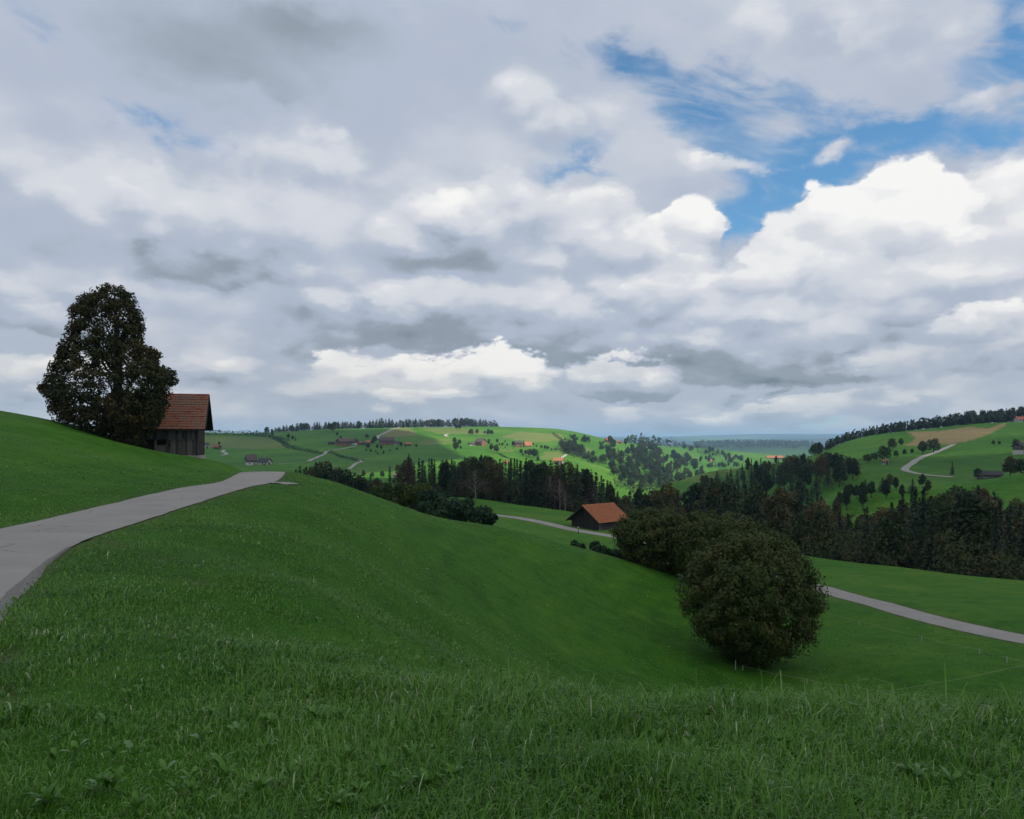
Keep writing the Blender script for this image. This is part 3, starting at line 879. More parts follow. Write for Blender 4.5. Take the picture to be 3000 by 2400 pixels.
# ---------------------------------------------------------------- foliage meshes
def rhombi(c, nrm, size, seed, slim=0.5, lean=None):
    """one small leaf-shaped quad per point; returns verts, faces, rnd"""
    r = np.random.default_rng(seed)
    n = len(c)
    nrm = nrm / (np.linalg.norm(nrm, axis=1)[:, None] + 1e-9)
    ref = r.normal(size=(n, 3)) if lean is None else lean + 0.25 * r.normal(size=(n, 3))
    u = ref - nrm * (ref * nrm).sum(1)[:, None]; u /= np.linalg.norm(u, axis=1)[:, None] + 1e-9
    w = np.cross(nrm, u)
    s = (np.asarray(size) * (0.65 + 0.7 * r.random(n)))[:, None]
    fold = nrm * s * 0.16
    V = np.stack([c - u * s, c - w * s * slim + fold, c + u * s, c + w * s * slim + fold], 1).reshape(-1, 3)
    return V, np.arange(4 * n).reshape(n, 4), np.repeat(r.random(n), 4)


def leaf_cloud(name, blobs, n, size, seed, mat, shell=0.62, slim=0.55, keep=0.25, up=0.25, noise_cut=0.0, nscale=0.6):
    """leaves through a union of ellipsoids (cx,cy,cz,rx,ry,rz[,density]), mostly near their outsides"""
    r = np.random.default_rng(seed)
    B = np.array([tuple(b[:6]) for b in blobs], float)
    dn = np.array([b[6] if len(b) > 6 else 1.0 for b in blobs])
    wgt = (B[:, 3] * B[:, 4] * B[:, 5]) ** (2 / 3) * dn; wgt /= wgt.sum()
    pick = r.choice(len(B), int(n * 1.5), p=wgt)
    d = r.normal(size=(len(pick), 3)); d /= np.linalg.norm(d, axis=1)[:, None]
    rad = (shell ** 3 + (1 - shell ** 3) * r.random(len(pick))) ** (1 / 3)
    rad *= 1 + 0.10 * r.normal(size=len(pick))
    c = B[pick, :3] + d * rad[:, None] * B[pick, 3:]
    inside = np.zeros(len(c), bool)
    for k in range(len(B)):
        inside |= ((((c - B[k, :3]) / B[k, 3:]) ** 2).sum(1) < 0.55) & (pick != k)
    ok = ~inside | (r.random(len(c)) < keep)
    if noise_cut:
        q = vnoise(c[:, 0] / nscale + 100, c[:, 2] / nscale + 100, seed) * 0.5 + vnoise(c[:, 1] / nscale + 50, c[:, 2] / nscale * 1.3 + 20, seed + 5) * 0.5
        ok &= q > noise_cut
    c, d = c[ok][:n], d[ok][:n]
    nr = d + 0.75 * r.normal(size=d.shape) + np.array([0, 0, up])
    V, Fc, rn = rhombi(c, nr, size, seed + 1, slim)
    me = np_mesh(name, V, Fc, 4, mat)
    attr(me, 'rnd', rn)
    return me


def spruce_mesh(name, h, rmax, seed, mat, levels=44, bare=0.06, sparse=1.0, droop=0.28):
    r = np.random.default_rng(seed)
    C, NR, LN, SZ = [], [], [], []
    for i in range(levels):
        t = bare + (1 - bare) * (i + r.random()) / levels
        z = h * t
        R = rmax * (1 - t) ** 0.82 * (0.72 + 0.5 * r.random()) + 0.12
        if t < 0.16: R *= 0.75 + 1.5 * t
        for a in np.arange(int(7 * sparse + 3 * r.random())) * 2.399 + r.random() * 6:
            Rb = R * (0.7 + 0.5 * r.random())
            k = max(2, int(Rb / 0.55))
            for s in np.linspace(0.25, 1.0, k):
                rr = Rb * s
                C.append((math.cos(a) * rr, math.sin(a) * rr, z - droop * rr * (0.5 + s * 0.6) + 0.1 * r.normal()))
                NR.append((math.cos(a) * 0.45 + 0.3 * r.normal(), math.sin(a) * 0.45 + 0.3 * r.normal(), 1.0))
                LN.append((math.cos(a), math.sin(a), -0.45))
                SZ.append(0.30 + 0.34 * (1 - t) + 0.12 * (1 - s))
    for i in range(8):
        C.append((0, 0, h * (0.985 + 0.002 * i))); NR.append(tuple(r.normal(size=3))); LN.append((0, 0, 1)); SZ.append(0.22)
    V, Fc, rn = rhombi(np.array(C), np.array(NR), np.array(SZ), seed + 1, 0.52, np.array(LN))
    me = np_mesh(name, V, Fc, 4, mat)
    attr(me, 'rnd', rn)
    return me


def trunk_mesh(name, h, r0, seed, mat, limbs=5, crown_r=3.0, from_=0.35):
    r = random.Random(seed)
    mb = MB()
    pts = [(0, 0, -0.6)] + [(r.uniform(-.02, .02) * h * k / 5, r.uniform(-.02, .02) * h * k / 5, h * 0.85 * k / 5) for k in range(1, 6)]
    mb.tube(pts, [r0 * 1.25, r0, r0 * .85, r0 * .62, r0 * .4, r0 * .12], 7)
    for i in range(limbs):
        t = from_ + 0.5 * (i + r.random()) / max(1, limbs)
        a = i * 2.4 + r.random()
        z = h * t * 0.85
        L_ = crown_r * (0.55 + 0.4 * r.random())
        mb.tube([(0, 0, z), (math.cos(a) * L_ * .5, math.sin(a) * L_ * .5, z + L_ * .45), (math.cos(a) * L_, math.sin(a) * L_, z + L_ * .75)], [r0 * .38, r0 * .24, r0 * .07], 5)
    return mb.mesh(name, mat, True)


M_BARK = mat_var('bark', [(0.035, 0.028, 0.022), (0.085, 0.07, 0.055)], scale=3.0, rough=0.95, stretch=(3, 3, 0.6), bump=0.03)
M_BARK_PALE = mat_var('pale bark', [(0.16, 0.15, 0.13), (0.30, 0.28, 0.25)], scale=3.0, rough=0.95, stretch=(3, 3, 0.6))
M_SPRUCE = mat_leaf('spruce needles', [(0.0104, 0.0260, 0.0143), (0.0182, 0.0416, 0.0221), (0.0312, 0.0546, 0.0286), (0.0468, 0.0546, 0.0338)], transl=0.12, rnd=0.5)
M_SPRUCE_BROWN = mat_leaf('browned spruce needles', [(0.028, 0.022, 0.018), (0.052, 0.038, 0.030)], transl=0.1, rnd=0.3)
M_BROAD = mat_leaf('broadleaf foliage', [(0.0160, 0.0360, 0.0130), (0.0280, 0.0560, 0.0190), (0.0440, 0.0720, 0.0240), (0.0660, 0.0760, 0.0260), (0.1050, 0.0850, 0.0300)], transl=0.3, rnd=0.75)
M_BROAD_FAR = mat_leaf('far broadleaf foliage', [(0.022, 0.048, 0.018), (0.034, 0.064, 0.022), (0.055, 0.080, 0.028), (0.085, 0.085, 0.034)], scale=0.25, transl=0.25, rnd=0.6)
M_LINDEN = mat_leaf('linden leaves', [(0.0168, 0.0288, 0.0096), (0.0336, 0.0456, 0.0120), (0.0624, 0.0552, 0.0156), (0.1260, 0.0696, 0.0264)], scale=0.30, transl=0.25, rnd=0.0)
M_BUSH = mat_leaf('hawthorn leaves', [(0.0200, 0.0440, 0.0100), (0.0420, 0.0740, 0.0160), (0.0680, 0.0960, 0.0220), (0.1050, 0.1040, 0.0280)], scale=0.55, transl=0.25, rnd=0.25)
M_HEDGE = mat_leaf('hedge leaves', [(0.0135, 0.0405, 0.0175), (0.0270, 0.0648, 0.0257), (0.0432, 0.0810, 0.0324)], scale=0.6, transl=0.2, rnd=0.4)
M_DEAD = mat_leaf('withered twigs', [(0.040, 0.030, 0.024), (0.085, 0.062, 0.048)], transl=0.1, rnd=0.4)

SPRUCES = [(spruce_mesh('spruce_crown', 18, rm, 100 + i, M_SPRUCE, levels=lv, sparse=sp_), trunk_mesh('spruce_trunk', 17, 0.2, 40 + i, M_BARK, 0)) for i, (rm, lv, sp_) in enumerate([(3.3, 44, 1), (2.7, 46, 1), (3.8, 40, 1), (3.0, 40, 0.8), (2.4, 44, 0.9)])]
SPRUCE_BROWN = (spruce_mesh('spruce_crown', 18, 3.6, 131, M_SPRUCE_BROWN, levels=40, sparse=0.8), SPRUCES[0][1])


def crown_blobs(h, r, seed, tall=1.0):
    q = random.Random(seed)
    b = [(0, 0, h * 0.58, r * 0.75, r * 0.75, h * 0.30 * tall)]
    for i in range(11):
        a = i * 2.4 + q.random(); t = (i + 0.5) / 11
        z = h * (0.28 + 0.60 * t)
        rr = r * (0.72 - 0.55 * abs(t - 0.35)) * (0.8 + 0.4 * q.random())
        s = r * q.uniform(0.34, 0.52)
        b.append((math.cos(a) * rr, math.sin(a) * rr, z, s, s, s * q.uniform(0.8, 1.1)))
    b.append((q.uniform(-.2, .2) * r, q.uniform(-.2, .2) * r, h * 0.88, r * .4, r * .4, h * .12))
    return b


BROADS = [(leaf_cloud('broadleaf_crown', crown_blobs(16, rr, 60 + i, tl), 2600, 0.40, 200 + i, M_BROAD), trunk_mesh('broadleaf_trunk', 15, 0.26, 70 + i, M_BARK, 5, 3)) for i, (rr, tl) in enumerate([(4.6, 1), (3.8, 1.1), (5.2, .95), (3.2, 1.2), (4.2, 1), (2.6, 1.25)])]
FARBROADS = [(leaf_cloud('round_crown', crown_blobs(12, rr, 90 + i, tl), 900, 0.62, 230 + i, M_BROAD_FAR), trunk_mesh('round_trunk', 10, 0.28, 80 + i, M_BARK, 3, 2.5)) for i, (rr, tl) in enumerate([(4.6, 1), (3.9, 1.1), (5.2, .9), (3.2, 1.15)])]


def plant(name, meshes, loc, scale, label, cat, group=None, parts=('crown', 'trunk'), rz=None, sxy=1.0):
    o = empty(name, loc, random.random() * 6.28 if rz is None else rz)
    o.scale = (scale * sxy, scale * sxy, scale)
    for me, pn in zip(meshes, parts):
        c = bpy.data.objects.new(pn, me)
        link(c, o)
    return tag(o, label, cat, group)


def top_limit(px, prof):
    xs = [p[0] for p in prof]; ys = [p[1] for p in prof]
    return float(np.interp(px, xs, ys))


def stand(n, px0, px1, Yf, prof, mix, labels, seed, hmin=9, hmax=24, vary=26, edge=None, dead=0.0, fat=1.0, sections=()):
    """a stand of trees: columns px0..px1, depth Yf(px)->(near,far), tops kept below the profile of photo rows"""
    q = random.Random(seed)
    gl = (math.sqrt(5) - 1) / 2
    done = 0
    for i in range(n):
        px = px0 + (px1 - px0) * ((i * gl + q.random() * 0.02) % 1)
        a, b = Yf(px)
        Y = a + (b - a) * ((i + 0.5) / n) ** 1.0 + q.uniform(-2, 2)
        p = at(px, Y)
        lim = top_limit(px, prof) + abs(q.gauss(0, vary)) * (0.35 + 0.65 * (1 - i / n))
        hz = (HY - lim) / F * Y - p.z
        h = min(hz, q.uniform(hmax * 0.8, hmax))
        if h < hmin * 0.55: continue
        h = max(h, hmin)
        size = 'tall ' if h > 0.8 * hmax else ('short ' if h < hmin * 1.25 else 'middling ')
        row = ', ' + ('front row', 'middle row', 'back row')[min(2, int(3 * i / n))]
        sec = ''
        for lim_, ph in sections:
            if px < lim_: sec = ', ' + ph; break
        lb = [size + l_ + row + sec for l_ in labels]
        u = q.random()
        if u < mix:
            kind = 0
            if dead and q.random() < dead:
                ms = SPRUCE_BROWN; lab = lb[2]
                plant('spruce_tree', ms, p, h / 18, lab, 'spruce', 'spruces: ' + labels[2])
                continue
            plant('spruce_tree', q.choice(SPRUCES), p, h / 18, lb[0], 'spruce', 'spruces: ' + labels[0], sxy=max(1.0, 11 / h) * q.uniform(.9, 1.1) * fat)
        else:
            plant('broadleaf_tree', q.choice(BROADS), p, h / 16, lb[1], 'tree', 'trees: ' + labels[1], sxy=fat)
        done += 1
    return done


# ---------------------------------------------------------------- woods
# dark wood behind the lower field
PF1 = [(1150, 1392), (1185, 1335), (1240, 1345), (1290, 1338), (1340, 1352), (1375, 1340), (1410, 1328), (1445, 1340), (1480, 1348), (1530, 1338), (1590, 1350), (1640, 1352), (1700, 1362), (1750, 1385), (1790, 1410), (1815, 1445), (1840, 1470)]
stand(86, 1180, 1815, lambda px: (232 - (px - 1180) * 0.055, 285 - (px - 1180) * 0.05), PF1, 0.80,
      ('dark spruce behind the lower field', 'leafy tree behind the lower field', 'browned spruce behind the lower field'), 5, vary=14, dead=0.10, sections=[(1340, 'left end'), (1480, 'behind the withered tree'), (1620, 'left of the pale leafless tree'), (1720, 'behind the small barn'), (1900, 'right of the small barn')])
# trees dropping away behind the brow of the near slope
PF0 = [(860, 1366), (900, 1366), (920, 1352), (940, 1358), (970, 1358), (995, 1366), (1010, 1376), (1060, 1392), (1100, 1396), (1130, 1410)]
stand(22, 866, 1110, lambda px: (175, 215), PF0, 0.62,
      ('spruce over the brow of the near slope', 'leafy tree over the brow of the near slope', ''), 8, hmin=7, vary=10, sections=[(930, 'beside the lane crest'), (1010, 'in the middle'), (1200, 'near the lone spruce')])
p = at(1142, 200); plant('spruce_tree', SPRUCES[4], p, ((HY - 1368) / F * 200 - p.z) / 18, 'slim lone spruce standing left of the dark wood', 'spruce')
p = at(1198, 226); plant('spruce_tree', SPRUCE_BROWN, p, ((HY - 1332) / F * 226 - p.z) / 18, 'tall brownish spruce at the left end of the dark wood', 'spruce')
# ravine wood on the right, near
PF2 = [(1790, 1470), (1815, 1440), (1840, 1420), (1900, 1412), (1990, 1408), (2045, 1404), (2110, 1398), (2160, 1392), (2230, 1400), (2300, 1412), (2350, 1420), (2410, 1442), (2436, 1484), (2470, 1500), (2515, 1486), (2560, 1490), (2600, 1480), (2650, 1440), (2712, 1425), (2760, 1440), (2831, 1415), (2900, 1425), (2935, 1470), (2965, 1470), (2990, 1452), (3200, 1440)]
stand(150, 1800, 3090, lambda px: (np.interp(px, [1800, 2000, 2370, 3000, 3100], [200, 158, 116, 98, 95]), np.interp(px, [1800, 2300, 2450, 2600, 3000], [330, 300, 235, 225, 205])), PF2, 0.52,
      ('spruce in the ravine wood', 'leafy tree in the ravine wood', ''), 11, hmin=8, hmax=24, vary=40, sections=[(1950, 'right of the small barn'), (2110, 'behind the broad dark tree'), (2260, 'above the large round tree'), (2420, 'left of the lower meadow'), (2560, 'below the lower meadow'), (2700, 'below the lane bend'), (2840, 'below the conical tree'), (2960, 'below the grey shed'), (3300, 'at the right edge')])
# belt on the right meadow
PF3 = [(2445, 1450), (2482, 1420), (2571, 1400), (2645, 1405), (2712, 1398), (2757, 1412), (2800, 1440)]
stand(20, 2450, 2760, lambda px: (278, 300), PF3, 0.2,
      ('spruce in the belt across the right meadow', 'bushy tree in the belt across the right meadow', ''), 14, hmin=5, hmax=14, vary=9, sections=[(2550, 'left third'), (2650, 'middle third'), (2900, 'right third')])
# wood on the flank left of the right-hand meadow
PF4 = [(2040, 1396), (2115, 1382), (2157, 1368), (2200, 1326), (2235, 1345), (2262, 1350), (2300, 1335), (2360, 1322), (2385, 1330), (2440, 1322), (2500, 1340), (2530, 1370)]
stand(60, 2050, 2520, lambda px: (np.interp(px, [2050, 2330, 2520], [470, 372, 400]), np.interp(px, [2050, 2200, 2350, 2520], [600, 590, 570, 440])), PF4, 0.42,
      ('spruce on the wooded flank', 'leafy tree on the wooded flank', ''), 17, hmin=7, hmax=17, vary=12, sections=[(2200, 'far left'), (2300, 'around the orange roof'), (2420, 'right of the orange roof'), (2600, 'beside the meadow')])
# crest of the right-hand hill
PF5 = [(2370, 1305), (2385, 1297), (2460, 1286), (2508, 1275), (2552, 1256), (2608, 1242), (2650, 1246), (2682, 1227), (2720, 1238), (2768, 1216), (2800, 1218), (2831, 1203), (2879, 1199), (2942, 1197), (2998, 1188), (3200, 1170)]
stand(92, 2376, 3090, lambda px: (np.interp(px, [2370, 2500, 2750, 3000, 3100], [640, 742, 790, 815, 830]), np.interp(px, [2370, 2500, 2750, 3000, 3100], [690, 790, 840, 880, 900])), PF5, 0.74,
      ('spruce on the right hill skyline', 'leafy tree on the right hill skyline', ''), 19, hmin=6, hmax=24, vary=5, fat=1.35, sections=[(2500, 'lowest end'), (2650, 'left of the tan field'), (2800, 'above the tan field'), (2920, 'right of the tan field'), (3300, 'beside the white house')])
# spruces along the skyline of the central hill
PF6 = [(805, 1252), (850, 1240), (960, 1233), (1010, 1236), (1060, 1232), (1100, 1230), (1112, 1222), (1140, 1224), (1160, 1232), (1200, 1224), (1250, 1228), (1300, 1228), (1330, 1224), (1400, 1224), (1440, 1229), (1458, 1240)]
stand(84, 808, 1456, lambda px: (np.interp(px, [808, 1000, 1456], [1440, 1470, 1470]), np.interp(px, [808, 1000, 1456], [1490, 1525, 1525])), PF6, 0.82,
      ('spruce on the central hill skyline', 'round tree on the central hill skyline', ''), 23, hmin=8, hmax=24, vary=4, fat=2.0, sections=[(900, 'left end'), (1020, 'above the big dark barn'), (1140, 'above the biggest farmhouse'), (1260, 'right of the pale track'), (1350, 'beside the mast'), (1500, 'right end')])


def far_tree(px, py, hpx, label, y0=450, kind=None, name='field_tree', cat='tree', group=None):
    p = hit(px, py, y0)
    h = hpx / F * p.y
    if kind == 'spruce':
        return plant('spruce_tree', random.choice(SPRUCES), p, h / 18, label, 'spruce', group)
    return plant(name, random.choice(FARBROADS), p, h / 12, label, cat, group)


G1 = 'scattered trees on the central hill'
for px, py, hp, lab, kd in [
    (1380, 1275, 18, 'rounded tree on the open slope, leftmost of the upper pair', 0), (1397, 1272, 14, 'slimmer tree of the pair high on the open slope', 0),
    (1420, 1272, 10, 'low bush in the trio high on the open slope', 0), (1432, 1275, 17, 'broad tree in the trio high on the open slope', 0), (1441, 1275, 15, 'narrow tree ending the trio high on the open slope', 0),
    (1332, 1300, 18, 'upper tree of the clump left of the middle farm', 0), (1346, 1303, 15, 'right-hand tree of the clump left of the middle farm', 0), (1336, 1320, 24, 'tall lower tree of the clump left of the middle farm', 0), (1350, 1316, 9, 'small bush beside the clump left of the middle farm', 0),
    (1432, 1304, 17, 'upright tree right beside the middle farm', 0), (1440, 1322, 22, 'left half of the leafy clump below the middle farm', 0), (1454, 1327, 24, 'right half of the leafy clump below the middle farm', 0),
    (1457, 1298, 12, 'small round tree on the slope right of the middle farm', 0), (1480, 1296, 6, 'tiny bush on the slope right of the middle farm', 0),
    (1463, 1306, 8, 'low tree between the two right-hand farms', 0), (1472, 1306, 9, 'second low tree between the two right-hand farms', 0), (1486, 1307, 7, 'third low tree between the two right-hand farms', 0),
    (1503, 1308, 15, 'dense round tree hiding the left end of the dark-roofed farm', 0), (1534, 1302, 13, 'pointed tree behind the orange-roofed house', 'spruce'), (1562, 1306, 8, 'bush right of the orange-roofed house', 0),
    (1468, 1312, 4, 'tiny shrub in the orchard below the farms', 0), (1480, 1313, 5, 'round shrub in the orchard below the farms', 0), (1503, 1315, 4, 'last shrub in the orchard below the farms', 0),
    (1572, 1310, 6, 'leftmost bush of the row beside the white car', 0), (1586, 1314, 9, 'bush in the row beside the white car', 0), (1597, 1317, 12, 'taller tree in the row beside the white car', 0), (1605, 1318, 11, 'second taller tree in the row beside the white car', 0), (1616, 1320, 7, 'bush under the white car', 0), (1628, 1321, 7, 'last bush of the row under the white car', 0),
    (1527, 1330, 14, 'left tree of the grove above the dark wood', 0), (1540, 1334, 16, 'second tree of the grove above the dark wood', 0), (1552, 1338, 22, 'tallest tree in the middle of the grove above the dark wood', 0), (1565, 1342, 26, 'leafy tree in the right half of the grove above the dark wood', 0), (1576, 1350, 30, 'pointed tree at the right end of the grove above the dark wood', 'spruce'), (1532, 1337, 9, 'bush in front of the grove above the dark wood', 0),
    (1063, 1352, 6, 'tiny bush at the fork of the farm lane', 0), (1075, 1284, 12, 'tree above the red-roofed cottage', 0), (1098, 1296, 18, 'dark tree left of the big brick farmhouse', 0), (1091, 1302, 14, 'bush between the cottage and the big brick farmhouse', 0),
    (1105, 1316, 14, 'left tree of the clump below the big farmhouse', 0), (1117, 1318, 12, 'right tree of the clump below the big farmhouse', 0), (1078, 1315, 16, 'tall tree of the small orchard trio', 0), (1073, 1324, 9, 'left tree of the small orchard trio', 0), (1086, 1326, 10, 'right tree of the small orchard trio', 0),
    (1101, 1326, 6, 'small round fruit tree mid meadow', 0), (1107, 1333, 7, 'lower small fruit tree mid meadow', 0), (1124, 1331, 10, 'wide fruit tree mid meadow', 0), (1142, 1322, 6, 'fruit tree below the brick wall', 0), (1163, 1319, 8, 'fruit tree below the little shed', 0),
    (1175, 1310, 15, 'pale tree left of the little red shed', 0), (1187, 1311, 8, 'dark bush beside the little red shed', 0), (1220, 1311, 10, 'lone tree right of the little red shed', 0), (1030, 1317, 6, 'lone bush on the lane below the big barn', 0),
    (845, 1287, 16, 'paler tree of the pair under the hedge line', 0), (857, 1290, 14, 'dark tree of the pair under the hedge line', 0), (866, 1292, 15, 'spruce beside the pair under the hedge line', 'spruce'),
    (975, 1265, 22, 'dark tree at the top of the short hedge', 0), (988, 1277, 10, 'bush in the middle of the short hedge', 0), (998, 1286, 9, 'bush at the foot of the short hedge', 0), (965, 1260, 20, 'tall tree at the ridge end of the short hedge', 0),
    (642, 1305, 11, 'dark tree behind the red-roofed hut', 0), (635, 1318, 7, 'hedge bush under the red-roofed hut', 0), (607, 1315, 7, 'bush before the cream house', 0), (775, 1366, 8, 'dark bush before the white house', 0), (788, 1362, 7, 'round bush right of the white house', 0),
    (1120, 1400, 20, 'hazy round tree on the valley meadow', 0), (1040, 1398, 14, 'misty tree left on the valley floor', 0), (1065, 1400, 22, 'misty tall tree on the valley floor', 0), (1090, 1400, 16, 'misty right tree on the valley floor', 0),
    (782, 1272, 20, 'big dark tree where two hedges meet', 0), (797, 1276, 18, 'second big tree where two hedges meet', 0), (752, 1268, 8, 'rounded bush on the left skyline', 0), (615, 1262, 8, 'bare-looking tree on the left skyline', 0), (642, 1262, 9, 'second bare-looking tree on the left skyline', 0), (682, 1265, 6, 'small bush on the left skyline', 0),
    (1337, 1258, 14, 'round tree left of the mast', 0), (1346, 1258, 16, 'round tree at the foot of the mast', 0), (1656, 1292, 9, 'lone bush right of the slanting hedge', 0)]:
    far_tree(px, py, hp * 1.05, lab, 480, 'spruce' if kd == 'spruce' else None, group=G1)
for px, py, hp, lab, y0, kd in [
    (2790, 1392, 44, 'lone dark conical tree beside the lane on the right-hand hill', 340, 'spruce'), (2614, 1318, 34, 'broad tree at the left edge of the tan field', 420, 0), (2640, 1306, 22, 'smaller tree at the left edge of the tan field', 420, 0),
    (2703, 1330, 38, 'round green tree above the lane bend', 380, 0), (2735, 1326, 42, 'tall brownish tree above the lane bend', 380, 0), (2590, 1350, 44, 'slender tree on the bank left of the lane bend', 330, 0),
    (2910, 1305, 16, 'left bush of the row high on the right-hand meadow', 420, 0), (2928, 1304, 12, 'middle bush of the row high on the right-hand meadow', 420, 0), (2975, 1306, 20, 'wide bush beside the house at the right edge', 420, 0),
    (2865, 1405, 34, 'dark tree in front of the grey shed', 300, 0), (2960, 1400, 62, 'big dark tree right of the grey shed', 300, 0), (2990, 1402, 50, 'second big dark tree right of the grey shed', 300, 0),
    (2540, 1356, 26, 'left bush on the bank above the right-hand meadow', 330, 0), (2560, 1350, 24, 'middle bush on the bank above the right-hand meadow', 330, 0), (2650, 1334, 18, 'low bush on the bank under the tan field', 330, 0), (2672, 1330, 16, 'low scrub on the bank under the tan field', 330, 0), (2625, 1340, 20, 'scrub beside the slender tree on the bank', 330, 0)]:
    far_tree(px, py, hp, lab, y0, 'spruce' if kd == 'spruce' else None, group='trees on the right-hand hill')

# leafy woods filling the valley in the middle distance
q_ = random.Random(31)
VAL = [([(1780, 1300), (1850, 1305), (1860, 1340), (1790, 1330)], 8, 22), ([(1640, 1300), (1680, 1310), (1780, 1360), (1770, 1368), (1650, 1330)], 30, 24),
       ([(1780, 1335), (1900, 1310), (1930, 1330), (1940, 1380), (1890, 1420), (1800, 1400)], 66, 27), ([(1900, 1368), (2050, 1362), (2060, 1405), (1920, 1428)], 34, 24), ([(2040, 1335), (2130, 1345), (2160, 1372), (2060, 1372)], 22, 16), ([(1800, 1400), (1990, 1375), (1960, 1420), (1850, 1440)], 38, 26),
       ([(1940, 1300), (2060, 1302), (2130, 1340), (2200, 1350), (2140, 1356), (2060, 1330), (1960, 1310)], 38, 15), ([(1930, 1335), (2000, 1335), (2040, 1365), (1990, 1372), (1940, 1360)], 26, 18),
       ([(1655, 1272), (1690, 1285), (1720, 1296), (1680, 1296)], 12, 12), ([(1700, 1286), (1738, 1300), (1700, 1300)], 7, 16), ([(1745, 1296), (1770, 1302), (1760, 1306)], 6, 9), ([(1755, 1318), (1790, 1312), (1780, 1326)], 7, 14)]
def valley_label(px, py, mx_, my_):
    site = ('below the red-roofed ridge farm' if mx_ < 1850 and my_ < 1345 and mx_ > 1770 else 'along the field edge of the central hill' if mx_ < 1770 else 'on the far meadow ridge' if my_ < 1335 else 'in the sunlit valley wood' if mx_ < 1930 else 'beside the far valley meadow')
    return 'sunlit tree %s, %s and %s of its clump' % (site, 'left' if px < mx_ - 25 else ('right' if px > mx_ + 25 else 'centre'), 'top' if py < my_ - 14 else ('bottom' if py > my_ + 14 else 'middle'))


for poly, n, hp in VAL:
    xs = [a for a, b in poly]; ys = [b for a, b in poly]
    k = 0
    mx_, my_ = sum(xs) / len(xs), sum(ys) / len(ys)
    for _ in range(4000):
        if k >= n: break
        px, py = q_.uniform(min(xs), max(xs)), q_.uniform(min(ys), max(ys))
        if not inpoly(np.array([px]), np.array([py]), poly)[0]: continue
        far_tree(px, py, hp * q_.uniform(0.75, 1.15), valley_label(px, py, mx_, my_), 800, 'spruce' if q_.random() < 0.15 else None, name='valley_tree', group='trees of the sunlit valley woods')
        k += 1

# dense far woods and dark ridges that read as one mass
def wood_mass(name, pts, hs, seed, mat, label, spruce=0.5, per=16, fac=1.0):
    r = np.random.default_rng(seed)
    C, NR, SZ = [], [], []
    for (x, y, z), h in zip(pts, hs):
        con = r.random() < spruce
        for k in range(per):
            t = r.random()
            R = h * (0.22 * (1 - t) + 0.03 if con else 0.36 * math.sqrt(max(0.02, 1 - (2 * t - 0.9) ** 2)))
            a = r.random() * 6.283
            C.append((x + math.cos(a) * R, y + math.sin(a) * R, z + h * (0.1 + 0.9 * t)))
            NR.append((math.cos(a), math.sin(a), 0.5)); SZ.append(fac if fac < 0 else h * (0.10 if con else 0.15) * fac)
    V, Fc, rn = rhombi(np.array(C), np.array(NR), np.abs(np.array(SZ)), seed + 1, 0.7)
    me = np_mesh(name, V, Fc, 4, mat); attr(me, 'rnd', rn)
    return tag(link(bpy.data.objects.new(name, me)), label, kind='stuff')


def mass_from(poly, n, h, y0, y1, seed):
    xs = np.array([a for a, b in poly]); ys = np.array([b for a, b in poly])
    r = np.random.default_rng(seed)
    pts, hs = [], []
    m = inpoly(GPXM, GPYM, poly) & (GY > y0) & (GY < y1)
    ii = np.argwhere(m)
    if len(ii) == 0: return [], []
    w = GY[m]; w = w / w.sum()
    for i, j in ii[r.choice(len(ii), n, p=w)]:
        x = GX[i, j] + r.normal() * GY[i, j] * 0.002; y = GY[i, j] * (1 + r.normal() * 0.008)
        pts.append((x, y, H(x, y))); hs.append(h * r.uniform(0.7, 1.2))
    return pts, hs


P1, H1 = [], []
for poly, n, h, a, b in [([(2030, 1303), (2360, 1300), (2390, 1312), (2300, 1316), (2050, 1312)], 700, 26, 2500, 5200), ([(1850, 1305), (1960, 1303), (1960, 1312), (1850, 1312)], 120, 22, 1500, 5200)]:
    p_, h_ = mass_from(poly, n, h, a, b, len(P1) + 3); P1 += p_; H1 += h_
wood_mass('far_wood', P1, H1, 41, M_BROAD_FAR, 'dark wood on the far blue ridge', 0.6)
P1, H1 = [], []
for poly, n, h, a, b in [([(1790, 1340), (1900, 1318), (1935, 1335), (1950, 1385), (1890, 1440), (1800, 1440)], 420, 6, 750, 1700), ([(1800, 1400), (2000, 1378), (1990, 1432), (1850, 1450)], 220, 6, 600, 1500),
                         ([(1950, 1303), (2060, 1304), (2140, 1345), (2060, 1334)], 160, 7, 1200, 2600), ([(1640, 1306), (1690, 1316), (1780, 1362), (1768, 1368), (1655, 1332)], 130, 6, 700, 1600)]:
    p_, h_ = mass_from(poly, n, h, a, b, len(P1) + 7); P1 += p_; H1 += h_
wood_mass('valley_undergrowth', P1, H1, 43, M_BROAD_FAR, 'leafy undergrowth between the trees of the middle valley', 0.1, 22, 0.7)
P1, H1 = [], []
for px, Y in zip(rng.uniform(1790, 3080, 700), rng.random(700)):
    a = float(np.interp(px, [1800, 2000, 2370, 3000, 3100], [200, 158, 112, 92, 90])); b = float(np.interp(px, [1800, 2300, 2450, 2600, 3000], [330, 300, 235, 225, 205]))
    p = at(px, a + (b - a) * Y); P1.append(tuple(p)); H1.append(random.uniform(3, 7))
for px, Y in zip(rng.uniform(1180, 1815, 200), rng.random(200)):
    p = at(px, 232 - (px - 1180) * 0.055 + 40 * Y); P1.append(tuple(p)); H1.append(random.uniform(3, 6))
